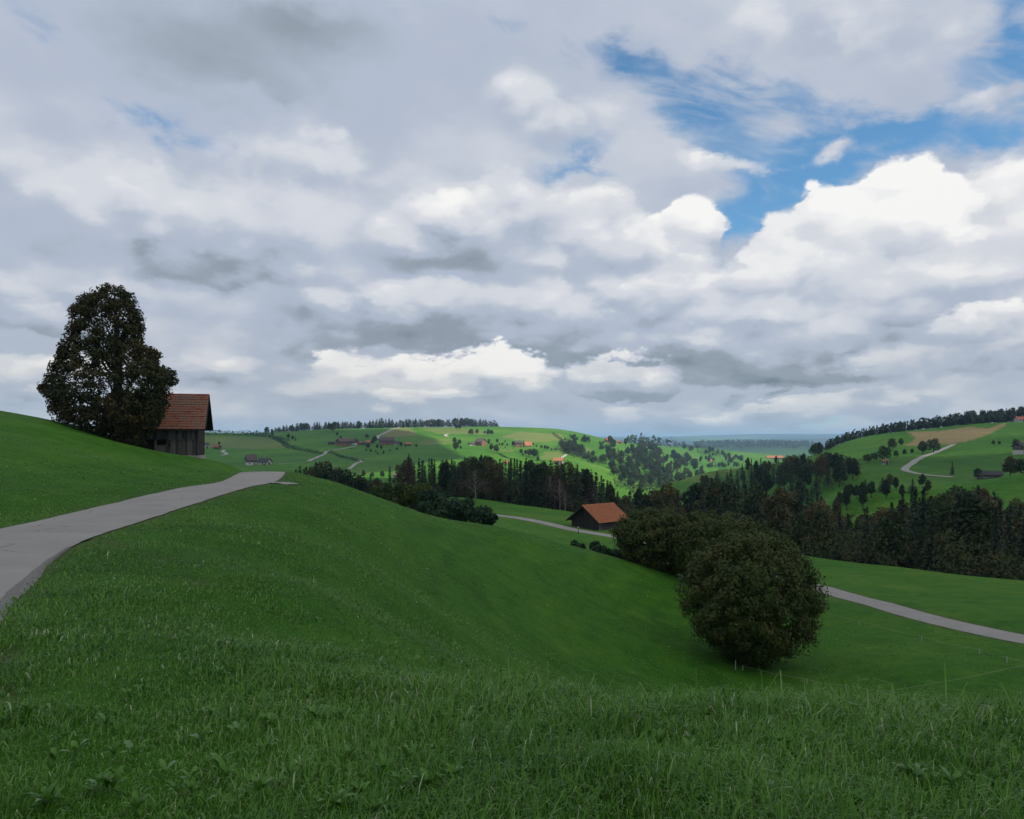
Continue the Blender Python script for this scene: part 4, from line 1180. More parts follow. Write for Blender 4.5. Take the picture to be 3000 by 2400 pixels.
for px, Y in zip(rng.uniform(2050, 2520, 240), rng.random(240)):
    a = float(np.interp(px, [2050, 2330, 2520], [470, 372, 400])); b = float(np.interp(px, [2050, 2200, 2350, 2520], [600, 590, 570, 440]))
    p = at(px, a + (b - a) * Y); P1.append(tuple(p)); H1.append(random.uniform(4, 8))
wood_mass('undergrowth', P1, H1, 47, M_BROAD, 'dark undergrowth filling the woods', 0.1, 90, -0.2)


P1, H1 = [], []
for px in np.linspace(806, 1458, 300):
    p = at(px + random.uniform(-3, 3), random.uniform(1465, 1515)); P1.append(tuple(p)); H1.append(random.uniform(6, 14) * (0.7 if px < 950 else 1))
wood_mass('ridge_wood', P1, H1, 51, M_SPRUCE, 'dark band of young spruces along the skyline of the central hill', 0.8, 40, 0.8)
P1, H1 = [], []
for px in np.linspace(2420, 3080, 330):
    Y = float(np.interp(px, [2370, 2500, 2750, 3000, 3100], [660, 755, 805, 835, 850])) + random.uniform(-12, 25)
    p = at(px + random.uniform(-3, 3), Y); P1.append(tuple(p)); H1.append(random.uniform(3, 9) * (1.0 + (px - 2420) / 900))
wood_mass('crest_wood', P1, H1, 53, M_BROAD, 'dark undergrowth along the crest of the right-hand hill', 0.4, 60, 0.6)


def hedge(pxs, hpx, y0, label, mat=M_HEDGE, wide=0.8, n=900):
    pts = [hit(a, b, y0) for a, b in pxs]
    c = smooth_line([(p.x, p.y) for p in pts], 4.0)
    base = Vector((c[0, 0], c[0, 1], H(c[0, 0], c[0, 1])))
    bl = []
    for i, (x, y) in enumerate(c):
        h = hpx / F * y * random.uniform(0.75, 1.25)
        bl.append((x - base.x, y - base.y, H(x, y) + h * 0.45 - base.z, max(2.4, h * wide), max(2.4, h * wide), h * 0.58))
    me = leaf_cloud('hedge', bl, n, max(0.5, hpx / F * pts[0].y * 0.14), len(label), mat)
    o = link(bpy.data.objects.new('hedge', me)); o.location = base
    return tag(o, label, 'hedge')


hedge([(560, 1275), (640, 1274), (720, 1276), (790, 1280)], 13, 700, 'long dark hedge along the left-hand skyline', n=1500)
hedge([(790, 1282), (815, 1292), (838, 1308), (850, 1316)], 11, 600, 'dark hedge slanting down from the hedge corner', n=900)
hedge([(818, 1284), (850, 1293)], 6, 600, 'short low hedge under the pair of dark trees', n=400)
hedge([(850, 1312), (890, 1322), (945, 1332)], 9, 600, 'dark hedge running right to the farm lane', n=1000)
hedge([(962, 1326), (985, 1334), (1020, 1345), (1048, 1352)], 8, 600, 'thick dark hedge below the farm lane', n=900)
hedge([(1620, 1272), (1635, 1284), (1650, 1294)], 7, 700, 'slanting hedge on the right shoulder of the central hill', n=500)
hedge([(1462, 1330), (1480, 1340), (1500, 1346)], 3, 600, 'thin dark hedge running down from the leafy clump', n=400)
hedge([(1630, 1318), (1660, 1326), (1690, 1338)], 10, 700, 'band of dark trees along the field edge', M_BROAD_FAR, n=500)

# ---------------------------------------------------------------- the big tree beside the barn
def blobs_px(specs, Y, seed, flat=0.85):
    r = random.Random(seed)
    out = []
    for s in specs:
        px, py, rp = s[:3]
        d = s[3] if len(s) > 3 else 1.0
        dy = r.uniform(-1, 1) * 2.2
        R = rp / F * Y
        out.append(((px - CX) / F * Y, Y + dy, (HY - py) / F * Y, R, R * flat, R, d))
    return out


def rel(bl, base):
    return [(b[0] - base[0], b[1] - base[1], b[2] - base[2]) + tuple(b[3:]) for b in bl]


YT = 72.0
tb = at(345, YT)
OUT = np.array([(834, 313, 357), (848, 275, 376), (867, 238, 394), (892, 225, 407), (914, 208, 419), (939, 200, 422), (967, 191, 419), (995, 194, 413), (1014, 181, 432), (1033, 180, 470), (1052, 172, 455), (1070, 161, 472), (1089, 156, 508), (1114, 138, 513),
                (1133, 130, 507), (1155, 134, 494), (1164, 150, 488), (1189, 153, 485), (1211, 152, 480), (1227, 169, 470), (1246, 219, 458), (1265, 263, 444), (1283, 316, 432), (1302, 325, 426)], float)
tree = empty('linden_tree', tb)
r_ = np.random.default_rng(12)
CL = []
while len(CL) < 1300:
    py = r_.uniform(840, 1302)
    lo, hi = np.interp(py, OUT[:, 0], OUT[:, 1]) + 13, np.interp(py, OUT[:, 0], OUT[:, 2]) - 13
    if r_.random() > (hi - lo) / 380: continue
    px = r_.uniform(lo + 8, hi - 8)
    if r_.random() < 0.30: px = lo + r_.uniform(5, 16) if r_.random() < .5 else hi - r_.uniform(5, 16)
    # thinner foliage high up, where the sky shows through
    thin = (290 < px < 412 and 905 < py < 985) or (200 < px < 290 and 955 < py < 1000) or (250 < px < 300 and 1020 < py < 1110) or (170 < px < 250 and 1100 < py < 1165)
    if thin and r_.random() < 0.28: continue
    half = (hi - lo) / 2 / F * YT; sx_ = (px - (lo + hi) / 2) / ((hi - lo) / 2)
    dm = half * 0.85 * math.sqrt(max(0.02, 1 - sx_ * sx_))
    dy = dm * (r_.choice([-1, 1]) * r_.random() ** 0.5)
    CL.append(((px - CX) / F * YT - tb.x, dy, (HY - py) / F * YT - tb.z))
CL = np.array(CL)
ci = r_.integers(0, len(CL), 54000)
sg = np.array([0.30, 0.34, 0.24])
off = r_.normal(size=(len(ci), 3)); off *= np.minimum(1, 1.5 / np.linalg.norm(off, axis=1))[:, None]
pt_ = CL[ci] + off * sg
nr_m = off + 0.8 * r_.normal(size=off.shape) + np.array([0, 0, 0.35]) + CL[ci] * np.array([.12, .12, 0])
V, Fc, rn = rhombi(pt_, nr_m, np.full(len(pt_), 0.115), 303, 0.62)
me = np_mesh('crown', V, Fc, 4, M_LINDEN); attr(me, 'rnd', rn)
link(bpy.data.objects.new('crown', me), tree)
tbl = [tuple(CL[k]) + (0.5, 0.5, 0.5) for k in range(0, 1300, 32)]
mb = MB()
mb.tube([(0, 0, -0.8), (0.1, 0, 1.5), (-0.1, 0.1, 4), (0.1, 0, 7), (-0.2, 0.1, 10.5), (-0.3, 0, 13.6)], [0.62, 0.48, 0.42, 0.32, 0.2, 0.05], 9)
link(bpy.data.objects.new('trunk', mb.mesh('trunk', M_BARK, True)), tree)
rr_ = random.Random(9)
for k, b in enumerate(tbl):
    if True:
        z0 = min(12.5, max(1.6, b[2] - 2.0 - abs(b[0]) * 0.6))
        lm = MB().tube([(0, 0, z0), (b[0] * .45, b[1] * .45, z0 + (b[2] - z0) * .62), (b[0] * .8, b[1] * .8, b[2] - .3), (b[0] * 1.1, b[1] * 1.1, b[2] + b[5] * .7)], [0.10, 0.07, 0.035, 0.01], 5)
        link(bpy.data.objects.new('limb', lm.mesh('limb', M_BARK, True)), tree)
tag(tree, 'tall dark linden tree with tapering crown overhanging the left barn', 'tree')

# ---------------------------------------------------------------- round trees and shrubs on the near slope
def bush(name, px, Y, spec, label, cat, n, size, mat, seed, group=None, trunk=0.16, cut=0.0, shell=0.7, extra=None):
    base = at(px, Y)
    bl = rel(blobs_px(spec, Y, seed), base)
    o = empty(name, base)
    me = leaf_cloud('crown', bl, n, size, seed, mat, shell=shell, slim=0.62, keep=0.22, noise_cut=cut)
    link(bpy.data.objects.new('crown', me), o)
    if trunk:
        mb = MB()
        q = random.Random(seed)
        top = max(b[2] for b in bl)
        for k in range(4):
            a = k * 1.7 + q.random(); R = 0.55 * max(b[3] for b in bl)
            mb.tube([(0.1 * math.cos(a), 0.1 * math.sin(a), -0.4), (R * .3 * math.cos(a), R * .3 * math.sin(a), top * .3), (R * math.cos(a), R * math.sin(a), top * .75)], [trunk, trunk * .7, trunk * .2], 6)
        mb.build('trunk', M_BARK, o, True)
    return tag(o, label, cat, group)


def outline_tree(name, px, Y, OUT_, label, nclump, nleaf, sig, size, mat, seed, group=None):
    """crown grown in clumps inside an outline of revolution (rows: photo row, left, right), on a short many-stemmed trunk"""
    OUT_ = np.array(OUT_, float)
    base = at(px, Y)
    o = empty(name, base)
    r = np.random.default_rng(seed)
    C_ = []
    wmax = (OUT_[:, 2] - OUT_[:, 1]).max()
    ins = sig * 1.1 / Y * F
    while len(C_) < nclump:
        py = r.uniform(OUT_[0, 0] + ins * .5, OUT_[-1, 0])
        lo, hi = np.interp(py, OUT_[:, 0], OUT_[:, 1]), np.interp(py, OUT_[:, 0], OUT_[:, 2])
        if r.random() > (hi - lo) / wmax: continue
        half = max(4, (hi - lo) / 2 - ins)
        a = r.uniform(0, 2 * math.pi)
        rho = (0.72 + 0.28 * r.random()) * (1 + 0.05 * r.normal()) if r.random() < .82 else r.random() * .7
        C_.append((((lo + hi) / 2 + math.cos(a) * rho * half - CX) / F * Y - base.x, math.sin(a) * rho * half / F * Y * .92, (HY - py) / F * Y - base.z))
    C_ = np.array(C_)
    ci = r.integers(0, len(C_), nleaf)
    off = r.normal(size=(nleaf, 3)); off *= np.minimum(1, 1.6 / np.linalg.norm(off, axis=1))[:, None]
    p = C_[ci] + off * sig * r.uniform(.7, 1.25, len(C_))[ci][:, None]
    ctr = C_.mean(0)
    out = C_[ci] - ctr; out /= np.linalg.norm(out, axis=1)[:, None] + 1e-6
    nr = off * .8 + out + .7 * r.normal(size=off.shape) + np.array([0, 0, .4])
    V, Fc, rn = rhombi(p, nr, np.full(nleaf, size), seed + 1, .62)
    rn = np.clip(rn * .6 + np.repeat(r.random(len(C_))[ci], 4) * .4, 0, 1)
    me = np_mesh('crown', V, Fc, 4, mat); attr(me, 'rnd', rn)
    link(bpy.data.objects.new('crown', me), o)
    mb = MB(); top = C_[:, 2].max(); R_ = np.abs(C_[:, 0]).max()
    for k in range(7):
        a = k * 2.4
        mb.tube([(.15 * math.cos(a), .15 * math.sin(a), -.5), (R_ * .2 * math.cos(a), R_ * .2 * math.sin(a), top * .3), (R_ * .6 * math.cos(a), R_ * .6 * math.sin(a), top * .75)], [.13, .09, .025], 6)
    mb.build('trunk', M_BARK, o, True)
    return tag(o, label, 'tree', group)


def round_spec(cx, cy, rx, ry, k, seed, bump=0.26):
    q = random.Random(seed)
    out = [(cx, cy, min(rx, ry) * 0.86, 1.0)]
    for i in range(k):
        a = i * 2.4 + q.random() * .4
        t = math.sqrt((i + .5) / k)
        r_ = bump * min(rx, ry) * q.uniform(.8, 1.25)
        out.append((cx + math.cos(a) * (rx - r_ * .8) * t, cy + math.sin(a) * (ry - r_ * .8) * t, r_, 1.3))
    return out


outline_tree('round_tree', 2200, 43.5, [(1566, 2150, 2235), (1580, 2105, 2290), (1602, 2072, 2335), (1630, 2040, 2362), (1660, 2008, 2390), (1710, 1990, 2402), (1760, 1986, 2410), (1810, 1998, 2405), (1850, 2022, 2390), (1885, 2070, 2362), (1915, 2115, 2310), (1945, 2150, 2260)],
             'large round dark tree standing on the near slope', 760, 58000, 0.24, 0.078, M_BUSH, 501)
outline_tree('round_tree', 1915, 64, [(1494, 1870, 1950), (1504, 1842, 1990), (1518, 1815, 2010), (1538, 1802, 2020), (1560, 1792, 2025), (1590, 1800, 2025), (1620, 1815, 2020), (1650, 1840, 2010), (1680, 1870, 1990)],
             'dark spreading tree partly hiding the small barn', 420, 22000, 0.26, 0.11, M_BUSH, 511)
outline_tree('round_tree', 2120, 61, [(1504, 2040, 2130), (1518, 2000, 2190), (1536, 1980, 2235), (1560, 1965, 2270), (1590, 1960, 2280), (1630, 1965, 2280), (1660, 1980, 2270), (1695, 2000, 2250)],
             'broad dark tree between the spreading tree and the large round tree', 520, 26000, 0.26, 0.11, M_BUSH, 521)
GS = 'shrubs along the foot of the near slope'
for i, (px, Y, cx, cy, rx, ry, lab) in enumerate([
    (1405, 76, 1408, 1518, 50, 38, 'clipped dark shrub at the right end of the hedge row'), (1335, 80, 1338, 1500, 64, 46, 'second clipped shrub from the right of the hedge row'), (1272, 86, 1275, 1482, 62, 48, 'middle clipped shrub of the hedge row'),
    (1222, 94, 1222, 1462, 60, 46, 'bushy olive shrub behind the middle of the hedge row'), (1175, 102, 1172, 1450, 56, 42, 'tall olive shrub at the left of the hedge row'), (1250, 112, 1232, 1438, 40, 28, 'olive shrub peeping over the hedge row'), (1120, 108, 1126, 1450, 46, 36, 'leftmost shrub of the hedge row')]):
    bush('shrub', px, Y, round_spec(cx, cy, rx, ry, 14, 20 + i, .36), lab, 'shrub', 4200, 0.15, M_HEDGE if i < 3 else M_BUSH, 540 + i, GS, 0.08)
for i, (px, Y, cx, cy, rx, ry, lab) in enumerate([(1690, 66, 1695, 1612, 26, 20, 'small leafy shrub on the brow left of the dark trees'), (1755, 66, 1758, 1624, 42, 30, 'larger leafy shrub on the brow left of the dark trees'), (1800, 66, 1812, 1642, 36, 32, 'low shrub at the foot of the spreading tree')]):
    bush('shrub', px, Y, round_spec(cx, cy, rx, ry, 9, 30 + i, .4), lab, 'shrub', 1500, 0.13, M_HEDGE, 560 + i, GS, 0.05)

# withered tree on the field edge
def bare_tree(px, Y, hp, label, seed, leafn=500, mat=M_DEAD, spread=0.42):
    base = at(px, Y); h = hp / F * Y
    o = empty('withered_tree', base)
    q = random.Random(seed)
    mb = MB().tube([(0, 0, -.3), (.1, 0, h * .3), (-.1, 0, h * .65), (0, 0, h)], [.16, .13, .08, .02], 6)
    mb.build('trunk', M_BARK_PALE, o, True)
    tips = []
    bm_ = MB()
    for i in range(26):
        t = .3 + .65 * i / 26; a = i * 2.4; R = h * spread * (1.1 - t) * q.uniform(.7, 1.2)
        e = (math.cos(a) * R, math.sin(a) * R, h * t + R * .55)
        bm_.tube([(0, 0, h * t), (e[0] * .5, e[1] * .5, h * t + R * .3), e], [.05, .035, .012], 4)
        tips.append(e + (R * .4 + .3, R * .4 + .3, R * .35 + .3))
    bm_.build('branch', M_BARK_PALE, o)
    link(bpy.data.objects.new('crown', leaf_cloud('crown', tips, leafn, 0.16, seed, mat, shell=.2, keep=.8)), o)
    return tag(o, label, 'tree')


bare_tree(1392, 186, 104, 'withered brown tree standing alone before the dark wood', 5, 900)
bare_tree(1640, 205, 95, 'pale leafless tree at the edge of the dark wood', 6, 300)
bare_tree(1655, 204, 62, 'small greyish leafless tree beside the pale leafless one', 7, 350)
bare_tree(1612, 212, 100, 'faded brown tree left of the pale leafless one', 8, 900)

# ---------------------------------------------------------------- barns
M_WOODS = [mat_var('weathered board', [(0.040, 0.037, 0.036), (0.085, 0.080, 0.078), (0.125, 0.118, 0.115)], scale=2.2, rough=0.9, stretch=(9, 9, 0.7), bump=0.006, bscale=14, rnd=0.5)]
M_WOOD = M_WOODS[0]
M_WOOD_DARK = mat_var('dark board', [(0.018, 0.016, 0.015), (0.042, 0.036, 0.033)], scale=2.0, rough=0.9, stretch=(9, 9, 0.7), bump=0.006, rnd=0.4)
M_INSIDE_SHADE = mat_plain('interior shade paint', (0.008, 0.008, 0.008), 1.0)  # near-black colour standing in for the shade indoors
M_STONE = mat_var('pale stone', [(0.20, 0.19, 0.17), (0.42, 0.40, 0.36)], scale=4, rough=0.9, bump=0.01)
M_TILE_OLD = mat_var('old clay tile', [(0.14, 0.058, 0.042), (0.25, 0.092, 0.060), (0.33, 0.145, 0.098), (0.22, 0.165, 0.135)], scale=1.6, rough=0.85, detail=8, rnd=0.2, bump=0.006)
M_TILE_RED = mat_var('orange clay tile', [(0.38, 0.125, 0.058), (0.49, 0.175, 0.088), (0.55, 0.24, 0.13)], scale=2.5, rough=0.85, detail=8, rnd=0.2)


def tiles(a, b, c, d, rows, cols, seed):
    """overlapping tiles on the slope a-b (eave) to d-c (ridge)"""
    a, b, c, d = (np.array(p, float) for p in (a, b, c, d))
    r = np.random.default_rng(seed)
    n = np.cross(b - a, d - a); n /= np.linalg.norm(n)
    V, Fc = [], []
    for i in range(rows):
        for j in range(cols):
            s0, s1 = (j + 0.03) / cols, (j + 0.97) / cols
            t0, t1 = i / rows - 0.012, (i + 1.12) / rows
            t1 = min(t1, 1.0)
            off = 0.105 + r.normal() * 0.016

            def pt(s, t, k):
                lo = a + (b - a) * s; hi = d + (c - d) * s
                return lo + (hi - lo) * t + n * k
            sm = (s0 + s1) / 2
            o = len(V)
            V += [pt(s0, t0, off - .015), pt(sm, t0, off + .02), pt(s1, t0, off - .015), pt(s1, t1, 0.012), pt(sm, t1, 0.03), pt(s0, t1, 0.012), pt(s0, t0, off - .045), pt(sm, t0, off - .01), pt(s1, t0, off - .045)]
            Fc += [(o, o + 1, o + 4, o + 5), (o + 1, o + 2, o + 3, o + 4), (o + 6, o + 7, o + 1, o), (o + 7, o + 8, o + 2, o + 1)]
    return np.array(V), np.array(Fc)


def roof_part(name, me_v, me_f, mat, parent, label=None):
    o = link(bpy.data.objects.new(name, np_mesh(name, me_v, me_f, 4, mat)), parent)
    o['kind'] = 'stuff'
    return o


def near_barn():
    # local frame: x along the front wall (0 = right-hand corner, negative to the left), y back, z up
    Y = 76.5
    c = at(577, Y)
    rz = math.radians(15)
    o = empty('hay_barn', (c.x, c.y, (HY - 1343) / F * Y), rz)
    LEN, DEP, EZ, RZ_, SPL = 7.6, 6.2, 3.22, 6.05, 1.86
    # black box inside: paints in the shade seen through the gaps
    MB().box(-LEN + .12, -.12, .12, DEP - .12, -0.6, EZ - .05).build('dark_core', M_INSIDE_SHADE, o)
    q = random.Random(2)
    wd = .215
    i = 0
    x = -LEN
    while x < -0.05:
        w = wd * q.uniform(.75, 1.25)
        x1 = min(x + w, 0)
        zb = 0.28 + 0.06 * (-x) - 0.1 * q.random()
        up = SPL + q.uniform(-.04, .04)
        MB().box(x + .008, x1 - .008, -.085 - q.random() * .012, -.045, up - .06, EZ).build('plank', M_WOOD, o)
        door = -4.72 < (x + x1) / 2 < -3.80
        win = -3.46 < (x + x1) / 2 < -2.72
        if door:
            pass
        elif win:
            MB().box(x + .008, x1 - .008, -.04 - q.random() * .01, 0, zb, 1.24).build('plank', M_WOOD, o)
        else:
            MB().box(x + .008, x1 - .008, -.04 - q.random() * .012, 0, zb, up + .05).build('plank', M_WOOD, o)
        x = x1
    # doorway and window surround
    MB().box(-4.80, -4.72, -.075, .06, .5, 1.84).build('door_post', M_WOOD_DARK, o)
    MB().box(-3.80, -3.72, -.075, .06, .5, 1.84).build('door_post', M_WOOD_DARK, o)
    wn = MB().box(-3.52, -2.66, -.08, -.03, 1.70, 1.79).build('window_frame', M_WOOD_DARK, o)
    MB().box(-3.52, -2.66, -.10, -.03, 1.17, 1.25).build('sill', M_WOOD, wn)
    MB().box(-2.50, -2.36, -.055, -.045, 1.05, 1.45).build('slot_shade', M_INSIDE_SHADE, o)  # black blocks on the boards: the shade of two openings, painted in
    MB().box(-1.28, -1.18, -.105, -.09, 1.95, 2.42).build('slot_shade', M_INSIDE_SHADE, o)
    # right-hand gable wall, rear and left walls
    y = 0.0
    while y < DEP - .05:
        w = .24 * q.uniform(.8, 1.2); y1 = min(y + w, DEP); m = (y + y1) / 2
        zt = EZ + (RZ_ - EZ) * (1 - abs(m - DEP / 2) / (DEP / 2)) - .08
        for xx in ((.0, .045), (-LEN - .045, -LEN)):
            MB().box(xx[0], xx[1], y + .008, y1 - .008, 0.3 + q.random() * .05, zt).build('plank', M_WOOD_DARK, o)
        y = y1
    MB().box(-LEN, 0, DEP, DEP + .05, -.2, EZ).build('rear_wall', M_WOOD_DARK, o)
    MB().box(-.10, .10, -.12, .10, .28, EZ).build('corner_post', M_WOOD_DARK, o)
    for (x0, x1, z1) in ((-.45, .16, .27), (-1.9, -.5, .30), (-3.2, -2.0, .36), (-5.2, -3.4, .55), (-LEN, -5.4, .70)):
        MB().box(x0, x1, -.10, .35, -1.0, z1).build('footing_stone', M_STONE, o)
    MB().box(-.2, .16, .6, DEP, -1.0, .25).build('footing_stone', M_STONE, o)
    # roof
    OX, OY = .78, .62
    sl = (RZ_ - EZ) / (DEP / 2)
    e = EZ - OY * sl + .12; rg = RZ_ + .12
    A, B, C_, D_ = (-LEN - OX, -OY, e), (OX, -OY, e), (OX, DEP / 2, rg), (-LEN - OX, DEP / 2, rg)
    rf = MB().slab(A, B, C_, D_, .07).slab((OX, DEP + OY, e), (-LEN - OX, DEP + OY, e), (-LEN - OX, DEP / 2, rg), (OX, DEP / 2, rg), .07).build('roof', M_WOOD_DARK, o)
    v, f = tiles(A, B, C_, D_, 14, 36, 5)
    roof_part('tile_courses', v, f, M_TILE_OLD, rf)
    v, f = tiles((OX, DEP + OY, e), (-LEN - OX, DEP + OY, e), (-LEN - OX, DEP / 2, rg), (OX, DEP / 2, rg), 15, 36, 6)
    roof_part('tile_courses', v, f, M_TILE_OLD, rf)
    MB().tube([(-LEN - OX, DEP / 2, rg + .05), (OX, DEP / 2, rg + .05)], .10, 8).build('ridge_tiles', M_TILE_OLD, rf)
    for xx in (OX + .004, -LEN - OX - .054):
        MB().slab((xx, -OY - .03, e + .05), (xx + .05, -OY - .03, e + .05), (xx + .05, DEP / 2, rg + .08), (xx, DEP / 2, rg + .08), .26).slab((xx + .05, DEP + OY + .03, e + .05), (xx, DEP + OY + .03, e + .05), (xx, DEP / 2, rg + .08), (xx + .05, DEP / 2, rg + .08), .26).build('barge_board', M_WOOD_DARK, rf)
    MB().box(-LEN - OX, OX, -OY - .05, -OY - .006, e - .16, e + .0).build('fascia', M_WOOD_DARK, rf)
    return tag(o, 'weathered grey plank barn with old clay tile roof beside the tall tree', 'barn')


def small_barn():
    Y = 137.0
    c = hit(1754, 1555, 100)
    o = empty('field_barn', (c.x, c.y, c.z), math.radians(42))
    # x = along the ridge (away to the right), y = along the gable towards the left/back
    LX, LY, EZ, RG = 7.0, 6.4, 1.8, 4.05
    MB().box(.1, LX - .1, .1, LY - .1, -.6, EZ).build('dark_core', M_INSIDE_SHADE, o)  # black box painted in as the unlit inside
    q = random.Random(6)
    for side in (0, 1):
        x = 0.0; Lw = LX if side == 0 else LY
        while x < Lw - .05:
            w = .42 * q.uniform(.8, 1.2); x1 = min(x + w, Lw)
            if side == 0:
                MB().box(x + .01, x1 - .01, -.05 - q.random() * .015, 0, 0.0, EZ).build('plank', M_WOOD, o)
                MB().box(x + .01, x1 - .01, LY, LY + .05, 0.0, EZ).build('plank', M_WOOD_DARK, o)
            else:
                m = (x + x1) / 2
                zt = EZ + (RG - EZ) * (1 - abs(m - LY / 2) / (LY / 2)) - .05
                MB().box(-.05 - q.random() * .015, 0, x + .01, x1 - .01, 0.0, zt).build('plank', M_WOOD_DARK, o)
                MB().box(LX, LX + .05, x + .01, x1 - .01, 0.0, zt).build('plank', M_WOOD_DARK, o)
            x = x1
    MB().box(1.4, 3.4, -.09, -.07, .25, 1.35).build('door', M_WOOD, o)
    MB().box(1.3, 3.5, -.10, -.072, 1.36, 1.44).build('lintel', M_WOOD_DARK, o)
    MB().box(-.1, LX + .1, -.1, LY + .1, -1.2, .02).build('footing', M_STONE, o)
    OX, OY = .75, .75
    sl = (RG - EZ) / (LY / 2)
    e, rg = EZ - OY * sl + .1, RG + .1
    rf = MB().slab((-OX, -OY, e), (LX + OX, -OY, e), (LX + OX, LY / 2, rg), (-OX, LY / 2, rg), .1).slab((LX + OX, LY + OY, e), (-OX, LY + OY, e), (-OX, LY / 2, rg), (LX + OX, LY / 2, rg), .1).build('roof', M_WOOD_DARK, o)
    v, f = tiles((-OX, -OY, e), (LX + OX, -OY, e), (LX + OX, LY / 2, rg), (-OX, LY / 2, rg), 15, 30, 8); roof_part('tile_courses', v, f, M_TILE_RED, rf)
    v, f = tiles((LX + OX, LY + OY, e), (-OX, LY + OY, e), (-OX, LY / 2, rg), (LX + OX, LY / 2, rg), 15, 30, 9); roof_part('tile_courses', v, f, M_TILE_RED, rf)
    MB().tube([(-OX, LY / 2, rg + .05), (LX + OX, LY / 2, rg + .05)], .11, 8).build('ridge_tiles', M_TILE_RED, rf)
    for xx in (-OX - .07, LX + OX + .01):
        MB().slab((xx, -OY, e), (xx + .06, -OY, e), (xx + .06, LY / 2, rg), (xx, LY / 2, rg), .24).slab((xx + .06, LY + OY, e), (xx, LY + OY, e), (xx, LY / 2, rg), (xx + .06, LY / 2, rg), .24).build('barge_board', M_WOOD_DARK, rf)
    return tag(o, 'small dark plank barn with bright orange tile roof beside the lower lane', 'barn')


near_barn()
small_barn()

# ---------------------------------------------------------------- far farmhouses
WALLS = {'white': mat_plain('white render', (0.55, 0.53, 0.49)), 'brown': mat_plain('dark timber', (0.075, 0.055, 0.045)), 'brick': mat_plain('red brick', (0.26, 0.11, 0.075)), 'cream': mat_plain('cream render', (0.42, 0.37, 0.28)), 'grey': mat_plain('grey timber', (0.12, 0.11, 0.105))}
ROOFS = {'brown': mat_var('brown tile roof', [(0.085, 0.062, 0.056), (0.14, 0.105, 0.095)], scale=1.5, rough=.85), 'dark': mat_var('dark tile roof', [(0.05, 0.045, 0.046), (0.085, 0.075, 0.075)], scale=1.5, rough=.85),
         'orange': mat_var('orange tile roof', [(0.33, 0.12, 0.055), (0.44, 0.19, 0.09)], scale=1.5, rough=.85), 'red': mat_var('red tile roof', [(0.24, 0.065, 0.045), (0.34, 0.10, 0.07)], scale=1.5, rough=.85)}
M_GLASS = mat_plain('window glass', (0.02, 0.023, 0.028), 0.15, 0.5)
M_FRAME = mat_plain('white window frame', (0.6, 0.58, 0.55))


def house(px, py, wpx, rot, wall, roof, label, y0=480, storeys=2, depth=.8, rise=.55, name='farmhouse', low=None, cat='house', chim=True, gable_front=False, eave=.9):
    p = hit(px, py, y0)
    W = wpx / F * p.y
    D = W * depth
    Hw = 2.6 * storeys
    o = empty(name, p, math.radians(rot))
    wl = MB().box(-W / 2, W / 2, -D / 2, D / 2, -2.5, Hw)
    rg = Hw + D / 2 * rise * 1.15
    for s in (-1, 1):
        wl.poly([(s * W / 2, -D / 2, Hw), (s * W / 2, D / 2, Hw), (s * W / 2, 0, rg - .1), (s * (W / 2 - .2), -D / 2, Hw), (s * (W / 2 - .2), D / 2, Hw), (s * (W / 2 - .2), 0, rg - .1)], [(0, 1, 2), (5, 4, 3), (0, 2, 5, 3), (1, 4, 5, 2)])
    wl.build('wall', WALLS[wall], o)
    if low:
        MB().box(-W / 2 - .05, W / 2 + .05, -D / 2 - .05, D / 2 + .05, -2.4, 2.4).build('lower_storey', WALLS[low], o)
    sl = (rg - Hw) / (D / 2)
    e = Hw - eave * sl
    rf = MB().slab((-W / 2 - eave, -D / 2 - eave, e), (W / 2 + eave, -D / 2 - eave, e), (W / 2 + eave, 0, rg), (-W / 2 - eave, 0, rg), .25).slab((W / 2 + eave, D / 2 + eave, e), (-W / 2 - eave, D / 2 + eave, e), (-W / 2 - eave, 0, rg), (W / 2 + eave, 0, rg), .25).build('roof', ROOFS[roof], o)
    if chim:
        MB().box(W * .15, W * .15 + .9, .6, 1.5, rg - 1.2, rg + 1.1).build('chimney', WALLS['brick'], rf)
    nw = max(2, int(W / 3.2))
    for s in range(storeys):
        for k in range(nw):
            x = -W / 2 + W * (k + .5) / nw
            if s == 0 and k == nw // 2:
                MB().box(x - .6, x + .6, -D / 2 - .12, -D / 2 - .06, -.2, 2.1).build('door', WALLS['brown'], o)
                continue
            wf = MB().box(x - .62, x + .62, -D / 2 - .11, -D / 2 - .06, .75 + 2.6 * s, 2.05 + 2.6 * s).build('window', M_FRAME, o)
            MB().box(x - .48, x + .48, -D / 2 - .14, -D / 2 - .112, .88 + 2.6 * s, 1.92 + 2.6 * s).build('pane', M_GLASS, wf)
    for s in (-1, 1):
        for k in range(2):
            y = D * (-.2 + .4 * k)
            wf = MB().box(min(s * (W / 2 + .06), s * (W / 2 + .11)), max(s * (W / 2 + .06), s * (W / 2 + .11)), y - .55, y + .55, Hw - 1.7, Hw - .5).build('window', M_FRAME, o)
            MB().box(min(s * (W / 2 + .112), s * (W / 2 + .14)), max(s * (W / 2 + .112), s * (W / 2 + .14)), y - .42, y + .42, Hw - 1.58, Hw - .62).build('pane', M_GLASS, wf)
    return tag(o, label, cat, 'farm buildings on the far slopes')


